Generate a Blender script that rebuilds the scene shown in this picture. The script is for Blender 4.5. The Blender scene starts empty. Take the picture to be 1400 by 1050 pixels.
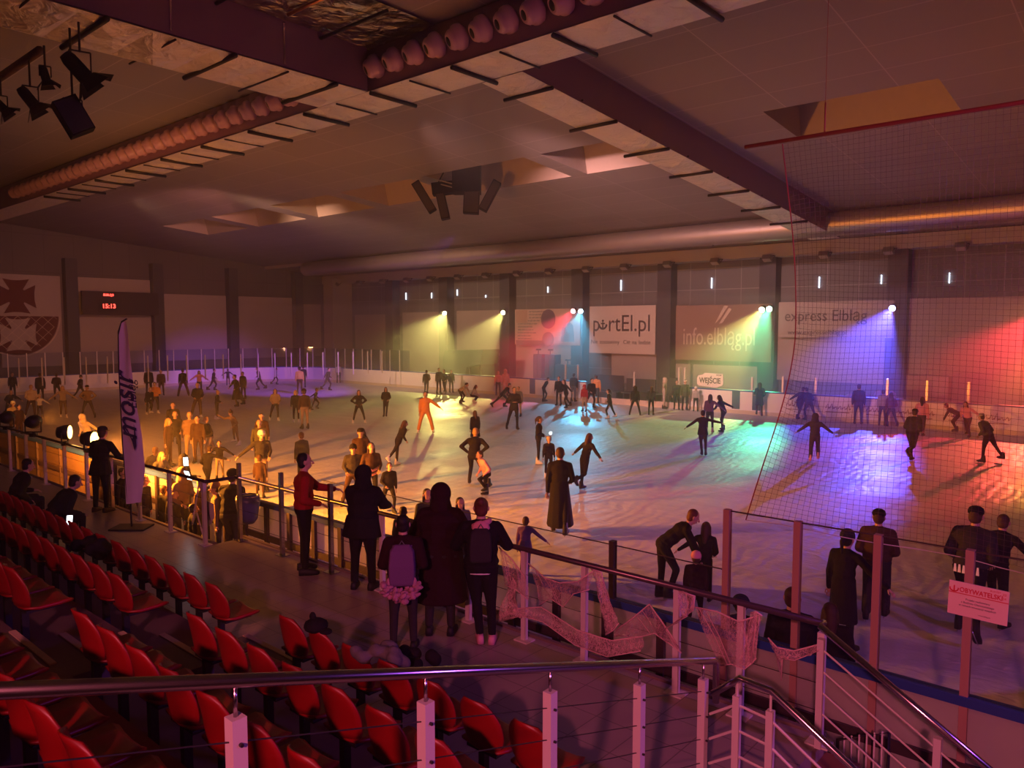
import bpy, bmesh, math, random
from mathutils import Vector, Matrix, Euler
random.seed(7)
C = bpy.context.scene.collection
PI = math.pi
F = 1050.0; YAW = math.radians(41.2); HC = 4.65; HOR = 447.0
VX, VY = -math.sin(YAW), math.cos(YAW); RX, RY = math.cos(YAW), math.sin(YAW)
PH = math.atan((525-HOR)/F)
def ray(px, py=447.0):
    x, y = (px-700)/F, (525-py)/F
    f, u = math.cos(PH)+y*math.sin(PH), -math.sin(PH)+y*math.cos(PH)
    return VX*f+RX*x, VY*f+RY*x, u
def at(px, py, z=0.0):
    "point of the hall at height z that the photograph shows at px, py"
    d = ray(px, py); t = (z-HC)/d[2]
    return Vector((d[0]*t, d[1]*t, z))
def onY(px, py, Y):
    d = ray(px, py); t = Y/d[1]
    return Vector((d[0]*t, Y, HC+d[2]*t))
def onX(px, py, X):
    d = ray(px, py); t = X/d[0]
    return Vector((X, d[1]*t, HC+d[2]*t))
def height_at(p, px, py):
    "height above p of the point straight over p seen at row py"
    d = ray(px, py); t = math.hypot(p.x, p.y)/math.hypot(d[0], d[1]); return HC+d[2]*t-p.z

# ---------- materials
MATS = {}
def nodes(m):
    m.use_nodes = True
    nt = m.node_tree; return nt, nt.nodes['Principled BSDF'], nt.links
def mat(name, col, rough=.6, metal=0, spec=.5, noise=None, bump=0, bscale=20, emit=None, estr=0, sheen=0, trans=0, nscale=5):
    if name in MATS: return MATS[name]
    m = bpy.data.materials.new(name); nt, b, L = nodes(m)
    b.inputs['Base Color'].default_value = (*col, 1); b.inputs['Roughness'].default_value = rough
    b.inputs['Metallic'].default_value = metal; b.inputs['Specular IOR Level'].default_value = spec
    if sheen: b.inputs['Sheen Weight'].default_value = sheen
    if emit: b.inputs['Emission Color'].default_value = (*emit, 1); b.inputs['Emission Strength'].default_value = estr
    tc = nt.nodes.new('ShaderNodeTexCoord')
    if noise:
        n = nt.nodes.new('ShaderNodeTexNoise'); n.inputs['Scale'].default_value = nscale; n.inputs['Detail'].default_value = 5
        L.new(tc.outputs['Object'], n.inputs['Vector'])
        r = nt.nodes.new('ShaderNodeMix'); r.data_type = 'RGBA'
        r.inputs[6].default_value = (*[c*(1-noise) for c in col], 1); r.inputs[7].default_value = (*[min(1, c*(1+noise)) for c in col], 1)
        L.new(n.outputs['Fac'], r.inputs[0]); L.new(r.outputs[2], b.inputs['Base Color'])
    if bump:
        n = nt.nodes.new('ShaderNodeTexNoise'); n.inputs['Scale'].default_value = bscale; n.inputs['Detail'].default_value = 4
        L.new(tc.outputs['Object'], n.inputs['Vector'])
        bp = nt.nodes.new('ShaderNodeBump'); bp.inputs['Strength'].default_value = bump; bp.inputs['Distance'].default_value = .02
        L.new(n.outputs['Fac'], bp.inputs['Height']); L.new(bp.outputs['Normal'], b.inputs['Normal'])
    if trans:
        out = nt.nodes['Material Output']; tr = nt.nodes.new('ShaderNodeBsdfTranslucent'); tr.inputs['Color'].default_value = (*col, 1)
        mx = nt.nodes.new('ShaderNodeMixShader'); mx.inputs[0].default_value = trans
        L.new(b.outputs[0], mx.inputs[1]); L.new(tr.outputs[0], mx.inputs[2]); L.new(mx.outputs[0], out.inputs['Surface'])
    MATS[name] = m; return m
def gauze(name, col, dens, scale):
    m = bpy.data.materials.new(name); nt, b, L = nodes(m); out = nt.nodes['Material Output']
    b.inputs['Base Color'].default_value = (*col, 1); b.inputs['Roughness'].default_value = .9
    tc = nt.nodes.new('ShaderNodeTexCoord'); mp = nt.nodes.new('ShaderNodeMapping'); mp.inputs['Scale'].default_value = (1, 1, .35)
    n = nt.nodes.new('ShaderNodeTexNoise'); n.inputs['Scale'].default_value = scale; n.inputs['Detail'].default_value = 8; n.inputs['Distortion'].default_value = 1.5
    L.new(tc.outputs['Object'], mp.inputs[0]); L.new(mp.outputs[0], n.inputs['Vector'])
    cr = nt.nodes.new('ShaderNodeMapRange'); cr.inputs[1].default_value = .4; cr.inputs[2].default_value = .62; cr.inputs[3].default_value = dens*.45; cr.inputs[4].default_value = min(1, dens*1.6)
    L.new(n.outputs['Fac'], cr.inputs[0])
    t = nt.nodes.new('ShaderNodeBsdfTransparent'); mx = nt.nodes.new('ShaderNodeMixShader')
    tl = nt.nodes.new('ShaderNodeBsdfTranslucent'); tl.inputs[0].default_value = (*col, 1); m2 = nt.nodes.new('ShaderNodeMixShader'); m2.inputs[0].default_value = .35
    L.new(b.outputs[0], m2.inputs[1]); L.new(tl.outputs[0], m2.inputs[2])
    L.new(cr.outputs[0], mx.inputs[0]); L.new(t.outputs[0], mx.inputs[1]); L.new(m2.outputs[0], mx.inputs[2]); L.new(mx.outputs[0], out.inputs['Surface'])
    return m
def glassmat(name, tint=(.93, .95, .96), gl=.08):
    m = bpy.data.materials.new(name); nt, b, L = nodes(m); out = nt.nodes['Material Output']
    t = nt.nodes.new('ShaderNodeBsdfTransparent'); t.inputs[0].default_value = (*tint, 1)
    g = nt.nodes.new('ShaderNodeBsdfGlossy'); g.inputs['Roughness'].default_value = .04
    fr = nt.nodes.new('ShaderNodeFresnel'); fr.inputs[0].default_value = 1.45
    mx = nt.nodes.new('ShaderNodeMixShader'); L.new(t.outputs[0], mx.inputs[1]); L.new(g.outputs[0], mx.inputs[2])
    ge = nt.nodes.new('ShaderNodeNewGeometry'); k = nt.nodes.new('ShaderNodeMath'); k.operation = 'SUBTRACT'; k.inputs[0].default_value = 1; L.new(ge.outputs['Backfacing'], k.inputs[1])
    k2 = nt.nodes.new('ShaderNodeMath'); k2.operation = 'MULTIPLY'; L.new(fr.outputs[0], k2.inputs[0]); L.new(k.outputs[0], k2.inputs[1]); L.new(k2.outputs[0], mx.inputs[0])
    L.new(mx.outputs[0], out.inputs['Surface']); return m

# ---------- mesh helpers
class MB:
    def __init__(s): s.bm = bmesh.new(); s.mi = 0
    def _f(s, vs):
        try: f = s.bm.faces.new(vs); f.material_index = s.mi; return f
        except ValueError: return None
    def quad(s, a, b, c, d): s._f([s.bm.verts.new(p) for p in (a, b, c, d)]); return s
    def box(s, x0, x1, y0, y1, z0, z1, M=None):
        P = [Vector((x, y, z)) for x in (x0, x1) for y in (y0, y1) for z in (z0, z1)]
        if M is not None: P = [M @ p for p in P]
        v = [s.bm.verts.new(p) for p in P]
        for q in ((0, 1, 3, 2), (4, 6, 7, 5), (0, 4, 5, 1), (2, 3, 7, 6), (0, 2, 6, 4), (1, 5, 7, 3)): s._f([v[i] for i in q])
        return s
    def ring(s, c, a, b, n):
        return [s.bm.verts.new(c+a*math.cos(2*PI*k/n)+b*math.sin(2*PI*k/n)) for k in range(n)]
    def skin(s, R, closed=True):
        for A, B in zip(R, R[1:]):
            n = len(A)
            for k in range(n): s._f([A[k], A[(k+1) % n], B[(k+1) % n], B[k]])
        if closed: s._f(R[0][::-1]); s._f(R[-1])
        return s
    def tube(s, pts, r, n=8, closed=True):
        pts = [Vector(p) for p in pts]; R = []
        rr = r if isinstance(r, (list, tuple)) else [r]*len(pts)
        prev = None
        for i, p in enumerate(pts):
            d = (pts[min(i+1, len(pts)-1)]-pts[max(i-1, 0)])
            d = d.normalized() if d.length > 1e-9 else Vector((0, 0, 1))
            if prev is None:
                a = d.orthogonal().normalized() if abs(d.z) < .9 else Vector((1, 0, 0))
                a = (a-d*a.dot(d)).normalized()
            else: a = (prev-d*prev.dot(d)).normalized()
            prev = a; b = d.cross(a); R.append(s.ring(p, a*rr[i], b*rr[i], n))
        return s.skin(R, closed)
    def bar(s, p0, p1, w, h=None, up=(0, 0, 1)):
        p0, p1 = Vector(p0), Vector(p1); h = h or w; d = (p1-p0).normalized(); up = Vector(up)
        if abs(d.dot(up)) > .98: up = Vector((0, 1, 0))
        a = d.cross(up).normalized(); b = a.cross(d)
        R = [[s.bm.verts.new(p+a*(w/2*i)+b*(h/2*j)) for i, j in ((-1, -1), (1, -1), (1, 1), (-1, 1))] for p in (p0, p1)]
        return s.skin(R)
    def ell(s, c, M, rad, n=10, m=6):
        c = Vector(c); R = []
        for i in range(m+1):
            th = PI*(i+.12 if i == 0 else (i-.12 if i == m else i))/m
            R.append([s.bm.verts.new(c+M @ Vector((rad[0]*math.sin(th)*math.cos(2*PI*k/n), rad[1]*math.sin(th)*math.sin(2*PI*k/n), rad[2]*math.cos(th)))) for k in range(n)])
        return s.skin(R)
    def lathe(s, prof, c=(0, 0, 0), M=None, n=16):
        c = Vector(c); M = M or Matrix.Identity(3); R = []
        for r, z in prof: R.append([s.bm.verts.new(c+M @ Vector((r*math.cos(2*PI*k/n), r*math.sin(2*PI*k/n), z))) for k in range(n)])
        return s.skin(R)
    def poly(s, pts, thick):
        "flat outline given a thickness vector"
        t = Vector(thick); A = [s.bm.verts.new(Vector(p)) for p in pts]; B = [s.bm.verts.new(Vector(p)+t) for p in pts]
        s._f(A[::-1]); s._f(B); n = len(A)
        for k in range(n): s._f([A[k], A[(k+1) % n], B[(k+1) % n], B[k]])
        return s
    def build(s, name, mats, parent=None, smooth=False, origin=None):
        bmesh.ops.recalc_face_normals(s.bm, faces=s.bm.faces)
        me = bpy.data.meshes.new(name); s.bm.to_mesh(me); s.bm.free()
        return link(name, me, mats, parent, smooth)
def link(name, me, mats, parent=None, smooth=False):
    for m in (mats if isinstance(mats, (list, tuple)) else [mats]): me.materials.append(m)
    if smooth:
        for p in me.polygons: p.use_smooth = True
    o = bpy.data.objects.new(name, me); C.objects.link(o)
    if parent is not None: o.parent = parent
    return o
def tag(o, label=None, cat=None, group=None, kind=None):
    if label: o['label'] = label
    if cat: o['category'] = cat
    if group: o['group'] = group
    if kind: o['kind'] = kind
    return o
def empty(name, loc=(0, 0, 0), rz=0, label=None, cat=None, group=None):
    o = bpy.data.objects.new(name, None); C.objects.link(o); o.location = loc; o.rotation_euler.z = rz
    o.empty_display_size = .2
    return tag(o, label, cat, group)
def struct(name, mb, m, smooth=False): return tag(mb.build(name, m, None, smooth), kind='structure')
KIDS = {}
def copy_tree(o, parent=None):
    c = o.copy(); C.objects.link(c)
    if parent is not None: c.parent = parent
    for ch in [x for x in list(C.objects) if x.parent == o]: copy_tree(ch, c)
    return c
def copy_kids(o, kids):
    c = o.copy(); C.objects.link(c)
    for ch in kids:
        d = ch.copy(); C.objects.link(d); d.parent = c
    return c
def text(name, body, size, M, m, parent=None, ext=.004, sx=1.0, bold=0, shear=0, align='CENTER'):
    cu = bpy.data.curves.new(name, 'FONT'); cu.body = body; cu.size = size; cu.extrude = ext; cu.offset = bold; cu.shear = shear
    cu.align_x = align; cu.align_y = 'CENTER'; cu.resolution_u = 3
    o = bpy.data.objects.new(name, cu); C.objects.link(o)
    bpy.context.view_layer.update()
    me = bpy.data.meshes.new_from_object(o.evaluated_get(bpy.context.evaluated_depsgraph_get()))
    bpy.data.objects.remove(o); me.transform(M @ Matrix.Diagonal((sx, 1, 1, 1)))
    return link(name, me, m, parent)
def TM(loc, rot): return Matrix.Translation(loc) @ Euler(rot).to_matrix().to_4x4()
WB = (PI/2, 0, 0)          # faces the camera side, on the long wall
WL = (PI/2, 0, PI/2)       # on the end wall

M_clad = mat('wall cladding', (.20, .20, .21), .7, noise=.12)
M_panel = mat('wall panel', (.50, .46, .43), .8, noise=.06)
M_col = mat('steel column', (.07, .075, .09), .6)
M_black = mat('black metal', (.012, .012, .013), .5)
M_dark = mat('dark steel', (.035, .03, .03), .45, .3)
M_steel = mat('stainless steel', (.62, .6, .6), .2, 1)
M_post = mat('painted post', (.62, .58, .58), .45)
M_white = mat('white plastic', (.8, .8, .8), .5)
M_blue = mat('blue plastic', (.015, .05, .28), .4)
M_red = mat('red plastic', (.26, .004, .006), .42, noise=.05)
M_net = mat('net cord', (.10, .06, .07), .8)
WX, WY = -69.0, 49.6
def roofz(Y): return 9.9+.09*(49.6-Y) if Y > 15.7 else 12.95
# ---------- camera
cd = bpy.data.cameras.new('camera'); cam = bpy.data.objects.new('camera', cd); C.objects.link(cam)
cd.sensor_width = 36; cd.lens = F/1400*36; cd.clip_start = .05; cd.clip_end = 400
cam.location = (0, 0, HC); cam.rotation_euler = (PI/2-math.atan((525-HOR)/F), 0, YAW); bpy.context.scene.camera = cam

# ---------- ground, ice, walls, roof
struct('floor', MB().box(-72, 14, -12, 52, -.3, -.04), mat('concrete floor', (.11, .10, .10), .6, noise=.2))
def rr(x0, x1, y0, y1, r, n=8):
    P = []
    for cx, cy, a0 in ((x1-r, y0+r, -90), (x1-r, y1-r, 0), (x0+r, y1-r, 90), (x0+r, y0+r, 180)):
        for k in range(n+1):
            a = math.radians(a0+90*k/n); P.append((cx+r*math.cos(a), cy+r*math.sin(a)))
    return P
def ice_mat():
    m = bpy.data.materials.new('skated ice'); nt, b, L = nodes(m); N = nt.nodes.new
    tc = N('ShaderNodeTexCoord')
    b.inputs['Base Color'].default_value = (.72, .75, .78, 1)
    n1 = N('ShaderNodeTexNoise'); n1.inputs['Scale'].default_value = .18; n1.inputs['Detail'].default_value = 6; L.new(tc.outputs['Object'], n1.inputs['Vector'])
    r1 = N('ShaderNodeMapRange'); r1.inputs[1].default_value = .35; r1.inputs[2].default_value = .7; r1.inputs[3].default_value = .32; r1.inputs[4].default_value = .65; b.inputs['Specular IOR Level'].default_value = .22
    L.new(n1.outputs['Fac'], r1.inputs[0]); L.new(r1.outputs[0], b.inputs['Roughness'])
    n2 = N('ShaderNodeTexNoise'); n2.inputs['Scale'].default_value = 7; n2.inputs['Detail'].default_value = 7; n2.inputs['Distortion'].default_value = 1.4
    mp = N('ShaderNodeMapping'); mp.inputs['Scale'].default_value = (.35, 1, 1); mp.inputs['Rotation'].default_value = (0, 0, .5)
    L.new(tc.outputs['Object'], mp.inputs[0]); L.new(mp.outputs[0], n2.inputs['Vector'])
    w = N('ShaderNodeTexWave'); w.inputs['Scale'].default_value = .9; w.inputs['Distortion'].default_value = 14; w.inputs['Detail'].default_value = 4; w.inputs['Detail Scale'].default_value = .6
    L.new(tc.outputs['Object'], w.inputs['Vector'])
    ad = N('ShaderNodeMath'); ad.operation = 'MULTIPLY_ADD'; ad.inputs[1].default_value = .35; L.new(w.outputs['Fac'], ad.inputs[0]); L.new(n2.outputs['Fac'], ad.inputs[2])
    bp = N('ShaderNodeBump'); bp.inputs['Strength'].default_value = .5; bp.inputs['Distance'].default_value = .04
    L.new(ad.outputs[0], bp.inputs['Height']); L.new(bp.outputs[0], b.inputs['Normal'])
    mx = N('ShaderNodeMix'); mx.data_type = 'RGBA'; mx.inputs[6].default_value = (.40, .41, .43, 1); mx.inputs[7].default_value = (.74, .75, .77, 1)
    n3 = N('ShaderNodeTexNoise'); n3.inputs['Scale'].default_value = 1.3; n3.inputs['Detail'].default_value = 9; n3.inputs['Roughness'].default_value = .65; n3.inputs['Distortion'].default_value = 2
    L.new(mp.outputs[0], n3.inputs['Vector']); L.new(n3.outputs['Fac'], mx.inputs[0]); L.new(mx.outputs[2], b.inputs['Base Color'])
    return m
RK = (-60.0, 2.5, 8.0, 38.9)
struct('floor_ice', MB().poly([(x, y, -.03) for x, y in rr(*RK, 7.5)], (0, 0, .03)), ice_mat())
# cladding with vertical ribs and seams
def clad_mat(name, col, axis, sc):
    m = bpy.data.materials.new(name); nt, b, L = nodes(m); N = nt.nodes.new
    tc = N('ShaderNodeTexCoord'); br = N('ShaderNodeTexBrick'); br.offset = 0; br.inputs['Scale'].default_value = 1
    br.inputs['Brick Width'].default_value = sc[0]; br.inputs['Row Height'].default_value = sc[1]; br.inputs['Mortar Size'].default_value = sc[2]
    br.inputs['Color1'].default_value = (*col, 1); br.inputs['Color2'].default_value = (*[c*.9 for c in col], 1); br.inputs['Mortar'].default_value = (*[c*sc[3] for c in col], 1)
    sp = N('ShaderNodeSeparateXYZ'); cb = N('ShaderNodeCombineXYZ'); L.new(tc.outputs['Object'], sp.inputs[0])
    a = {'x': ('X', 'Z'), 'y': ('Y', 'Z'), 'z': ('X', 'Y')}[axis]
    L.new(sp.outputs[a[0]], cb.inputs['X']); L.new(sp.outputs[a[1]], cb.inputs['Y']); L.new(cb.outputs[0], br.inputs['Vector'])
    L.new(br.outputs['Color'], b.inputs['Base Color']); b.inputs['Roughness'].default_value = .65
    return m
struct('wall_back', MB().box(-72, 14, WY, WY+.3, -.3, 13), clad_mat('long wall cladding', (.17, .18, .19), 'x', (1.9, 1.45, .03, 1.8)))
struct('wall_left', MB().box(WX-.3, WX, -12, 52, -.3, 14), clad_mat('end wall cladding', (.15, .14, .14), 'y', (2.2, 3, .02, .6)))
struct('wall_right', MB().box(13, 13.3, -12, 52, -.3, 14), M_clad)
struct('wall_near', MB().box(-72, 14, -12.3, -12, -.3, 14), M_clad)
# roof with the row of rooflight wells
CM = clad_mat('ceiling tiles', (.33, .30, .29), 'z', (3.5, 1.75, .018, 1.45))
wells = [(x, x+w) for x, w in ((-56.8, 5.9), (-49.6, 5.9), (-42.4, 5.9), (-35.4, 5.9), (-28.4, 6.3), (-21.2, 5.4), (-11.3, 5.4))]
mb = MB()
def rq(x0, x1, y0, y1): mb.quad((x0, y0, roofz(y0)), (x1, y0, roofz(y0)), (x1, y1, roofz(y1)), (x0, y1, roofz(y1)))
rq(-70, 14, -12, 15.7); rq(-70, 14, 15.7, 26); rq(-70, 14, 29.5, 50); x = -70
for a, b in wells: rq(x, a, 26, 29.5); x = b
rq(x, 14, 26, 29.5)
struct('ceiling', mb, CM)
wm = mat('rooflight well board', (.42, .36, .33), .8, noise=.08)
for k, (a, b) in enumerate(wells):
    z0, z1, zt = roofz(26), roofz(29.5), roofz(26)+.9
    m = MB().quad((a, 26, z0), (b, 26, z0), (b, 26.3, zt), (a, 26.3, zt)).quad((a, 29.5, z1), (b, 29.5, z1), (b, 29.2, zt), (a, 29.2, zt))
    m.quad((a, 26, z0), (a, 29.5, z1), (a, 29.2, zt), (a, 26.3, zt)).quad((b, 26, z0), (b, 29.5, z1), (b, 29.2, zt), (b, 26.3, zt)).quad((a, 26.3, zt), (b, 26.3, zt), (b, 29.2, zt), (a, 29.2, zt))
    struct('window_%d' % (k+1), m, wm)
struct('trim_1', MB().box(-69, 13, 48.3, WY, 9.15, 9.95), mat('pale cornice', (.5, .47, .45), .7))
struct('trim_2', MB().box(-69, 13, 41.6, 41.9, 10.35, 10.62), mat('pale gutter', (.45, .42, .4), .6))
# wall columns
m = MB()
for X in (-66.2, -58.6, -51, -43.5, -35.9, -28.2, -20.6, -12.8, -5.1, 2.5, 10): 
    o = struct('trim_column', MB().box(X-.55, X+.55, 48.7, WY, 0, 9.4), M_col)
for Y in (2.7, 9.7, 16.7, 23.7, 30.7, 37.8, 45):
    struct('trim_column', MB().box(WX, WX+.8, Y-.45, Y+.45, 0, 10.2), M_col)
# pale panels of the two walls
def wpan(px0, px1, z0, z1, mt, label, nm='wall_panel'):
    a, b = onY(px0, 447, 49.45).x, onY(px1, 447, 49.45).x
    return tag(MB().box(a, b, 49.3, 49.58, z0, z1).build(nm, mt), kind='structure')
for a, b, z0, z1 in ((487, 532, .4, 5.9), (552, 608, .4, 6.05), (626, 691, 2.2, 6.1), (707, 790, .3, 6.1), (838, 908, .4, 2.65), (926, 946, .3, 2.0), (950, 1046, .3, 2.0), (1062, 1222, 1.2, 6.25), (1242, 1400, .3, 6.3), (1402, 1700, .3, 6.3)): wpan(a, b, z0, z1, M_panel, None)
for p0, p1, z0, z1 in ((-120, -8, 1.5, 8.6), (0, 84, 1.5, 8.75), (104, 207, 1.5, 8.75), (222, 309, 1.6, 7.6), (324, 399, 1.6, 7.6), (409, 438, 1.6, 7)):
    a, b = onX(p0, 447, WX).y, onX(p1, 447, WX).y
    tag(MB().box(WX, WX+.12, a, b, z0, z1).build('wall_panel', M_panel), kind='structure')
tag(MB().box(-67.2, -65.6, 47.2, WY, 0, 9.6).build('trim_pilaster', M_panel), kind='structure')
# far door with its small lamp
d = struct('door_1', MB().box(WX, WX+.15, 46, 47.2, 0, 2.15), mat('pale door', (.4, .35, .3), .6))
MB().box(WX+.15, WX+.2, 46.1, 46.2, .95, 1.1).build('door_handle', M_steel, d)
o = empty('door_lamp', (WX+.2, 46.6, 2.6), 0, 'small warm lamp glowing over the door in the far left corner', 'lamp')
MB().box(-.18, .1, -.22, .22, -.05, .08).build('housing', M_dark, o)
MB().box(-.1, .16, -.16, .16, -.1, -.05).build('lens', mat('warm lamp lens', (1, .6, .3), .4, emit=(1, .45, .15), estr=14), o)
# thin bright slits of the high cladding
sl = mat('daylight slit', (.8, .9, 1), .4, emit=(.75, .85, 1), estr=3)
for px, py, h in ((532, 404, 8), (555, 405, 9), (590, 404, 7), (625, 400, 8), (664, 405, 3), (704, 404, 4), (749, 396, 8), (796, 386, 5), (849, 390, 14), (910, 391, 10), (973, 387, 14), (1043, 375, 5), (1120, 386, 15), (1205, 382, 12), (1298, 380, 14)):
    p = onY(px, py, 49.55); t = 49.55/ray(px)[1]; hh = h*t/F/2
    o = MB().box(p.x-.024, p.x+.024, 49.5, 49.6, p.z-hh, p.z+hh).build('window_slit', sl); tag(o, kind='structure')

# ---------- big ventilation duct along the long wall
duct = empty('ventilation_duct', (-61, 41, 9.93), 0, 'long round silver ventilation duct running along the back wall under the roof', 'duct')
dm = mat('galvanised duct', (.55, .5, .48), .42, .8, bump=.12, bscale=45)
for i in range(24):
    x0 = i*3.1
    MB().tube([(x0, 0, 0), (x0+3.1, 0, 0)], .62, 24, False).build('duct_section', dm, duct, True)
    MB().tube([(x0+3.03, 0, 0), (x0+3.13, 0, 0)], .655, 24, False).build('joint_ring', dm, duct, True)
# floodlights under the cornice
fl = None
for px in (463, 495, 527, 560, 592, 630, 668, 711, 755, 806, 858, 917, 982, 1053, 1130, 1218, 1316):
    x = onY(px, 350, 48.2).x
    if fl is None:
        fl = empty('floodlight', (x, 48.15, 9.1), 0, 'unlit floodlight mounted under the pale cornice of the back wall', 'floodlight', 'unlit floodlights in a row under the cornice')
        k1 = MB().box(-.28, .28, -.5, -.1, -.42, -.12, Matrix.Rotation(-.5, 4, 'X')).build('housing', mat('grey lamp housing', (.16, .15, .15), .5), fl)
        k2 = MB().box(-.24, .24, -.47, -.13, -.44, -.42, Matrix.Rotation(-.5, 4, 'X')).build('glass', mat('dull lamp glass', (.5, .48, .46), .2), fl)
        k3 = MB().bar((-.3, -.25, -.2), (-.3, .1, .08), .04).bar((.3, -.25, -.2), (.3, .1, .08), .04).bar((-.3, .1, .08), (.3, .1, .08), .05).build('bracket', M_dark, fl)
        fk = [k1, k2, k3]
    else:
        c = copy_kids(fl, fk); c.location = (x, 48.15, 9.1)

# ---------- foil wrapped roof girders
def foil_mat(name, col, rough, metal=.85):
    m = bpy.data.materials.new(name); nt, b, L = nodes(m); N = nt.nodes.new
    b.inputs['Base Color'].default_value = (*col, 1); b.inputs['Metallic'].default_value = metal; b.inputs['Roughness'].default_value = rough
    tc = N('ShaderNodeTexCoord'); n = N('ShaderNodeTexNoise'); n.inputs['Scale'].default_value = 2.2; n.inputs['Detail'].default_value = 6; n.inputs['Distortion'].default_value = .8
    v = N('ShaderNodeTexVoronoi'); v.inputs['Scale'].default_value = 1.1; v.feature = 'F1'
    L.new(tc.outputs['Object'], n.inputs['Vector']); L.new(tc.outputs['Object'], v.inputs['Vector'])
    a = N('ShaderNodeMath'); a.operation = 'MULTIPLY_ADD'; a.inputs[1].default_value = .7; L.new(v.outputs['Distance'], a.inputs[0]); L.new(n.outputs['Fac'], a.inputs[2])
    bp = N('ShaderNodeBump'); bp.inputs['Strength'].default_value = .9; bp.inputs['Distance'].default_value = .22
    L.new(a.outputs[0], bp.inputs['Height']); L.new(bp.outputs[0], b.inputs['Normal']); return m
M_foil = foil_mat('crinkled foil', (.92, .86, .74), .45, .35)
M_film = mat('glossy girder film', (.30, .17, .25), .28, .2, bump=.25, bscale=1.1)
def puffs(mb, P, U, W, n, depth):
    "pillowed sheet: P origin, U long vector split in n cells, W across; each cell sags to a ridge"
    P, U, W = Vector(P), Vector(U), Vector(W); r = random.Random(n)
    for i in range(n):
        a, b = P+U*(i/n), P+U*((i+1)/n); c = P+U*((i+r.uniform(.3, .7))/n)+W*r.uniform(.3, .7)+Vector((0, 0, -depth*r.uniform(.4, 1)))
        q = [a, b, b+W, a+W]; vs = [mb.bm.verts.new(p) for p in q]; cv = mb.bm.verts.new(c)
        for k in range(4): mb._f([vs[k], vs[(k+1) % 4], cv])
ZB = 11.65
g = empty('roof_girder', (-70, 15.7, ZB), 0, 'long roof girder wrapped in foil carrying the rows of round air nozzles', 'girder')
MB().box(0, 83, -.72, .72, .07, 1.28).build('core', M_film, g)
mb = MB(); puffs(mb, (0, -.8, .02), (83, 0, 0), (0, 1.6, 0), 48, .1); mb.build('foil', M_foil, g)
for i in range(24):
    x = 51.4-3.45*8+i*3.45-.0
    MB().tube([(x, -.85, -.06), (x, .95, -.06)], .065, 8).build('cross_bar', M_black, g, True)
    MB().tube([(x+1.7, -.8, -.04), (x+1.7, .8, -.04)], .03, 6).build('thin_bar', M_dark, g, True)
# nozzles on its near side
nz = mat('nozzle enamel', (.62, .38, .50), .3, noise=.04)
noz = None
X = -14.55-.87*0
def nozzle_at(x, first):
    global noz, nk
    if noz is None:
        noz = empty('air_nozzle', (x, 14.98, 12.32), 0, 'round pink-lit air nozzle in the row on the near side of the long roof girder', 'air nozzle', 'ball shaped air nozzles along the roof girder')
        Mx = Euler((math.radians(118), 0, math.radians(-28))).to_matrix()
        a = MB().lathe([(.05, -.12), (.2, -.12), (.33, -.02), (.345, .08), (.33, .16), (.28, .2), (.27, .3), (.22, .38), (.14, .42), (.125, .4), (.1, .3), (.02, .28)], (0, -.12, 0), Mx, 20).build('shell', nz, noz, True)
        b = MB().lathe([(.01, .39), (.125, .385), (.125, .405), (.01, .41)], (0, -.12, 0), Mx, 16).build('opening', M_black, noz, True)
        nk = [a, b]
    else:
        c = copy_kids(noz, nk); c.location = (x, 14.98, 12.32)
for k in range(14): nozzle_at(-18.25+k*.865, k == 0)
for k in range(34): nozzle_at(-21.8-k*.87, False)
# girder running towards the camera side (left of the ridge) and the one falling to the back wall
g = empty('roof_girder', (-21.15, 0, ZB), 0, 'broad foil bottomed roof girder with purple side crossing the upper left', 'girder')
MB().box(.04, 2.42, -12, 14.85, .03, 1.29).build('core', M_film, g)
mb = MB(); puffs(mb, (0, -12, -.02), (0, 26.8, 0), (2.45, 0, 0), 17, .3); mb.build('foil', M_foil, g)
for i in range(8):
    y = 13.6-i*3.1
    MB().tube([(-.15, y, -.1), (2.6, y, -.1)], .07, 8).build('cross_bar', M_black, g, True)
    MB().tube([(-.1, y-1.5, -.1), (2.5, y-1.5, -.1)], .03, 6).build('thin_bar', M_dark, g, True)
    MB().box(2.42, 2.46, y-1.6, y-1.55, .1, 1.2).build('seam_strip', mat('shiny tape', (.7, .5, .65), .15, .9), g)
g = empty('foil_ceiling_strip', (-18.6, 0, 12.86), 0, 'strip of shiny foil fixed to the ceiling beside the purple girder', 'foil')
mb = MB(); puffs(mb, (0, -12, 0), (0, 26.9, 0), (2.8, 0, 0), 14, .05); mb.build('foil', foil_mat('mirror foil', (.6, .55, .45), .16, .95), g)
for i in range(8):
    y = 13.2-i*3.1; MB().tube([(-.1, y, -.12), (2.8, y, -.12)], .05, 8).build('cross_bar', M_black, g, True)
    MB().tube([(.6, y-1.5, -.1), (2.8, y-1.5, -.1)], .05, 8).build('thin_bar', mat('copper pipe', (.7, .3, .15), .3, .9), g, True)
g = empty('roof_girder', (-15.6, 16.5, ZB), 0, 'foil bottomed roof girder falling towards the back wall on the right', 'girder')
L_ = 26; dz = -.088*L_
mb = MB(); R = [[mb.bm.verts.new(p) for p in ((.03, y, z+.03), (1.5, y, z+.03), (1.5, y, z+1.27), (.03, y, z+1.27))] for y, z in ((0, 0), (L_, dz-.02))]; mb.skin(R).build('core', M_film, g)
mb = MB(); puffs(mb, (0, 0, 0), (0, L_, dz), (1.53, 0, 0), 17, .1); mb.build('foil', M_foil, g)
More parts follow.
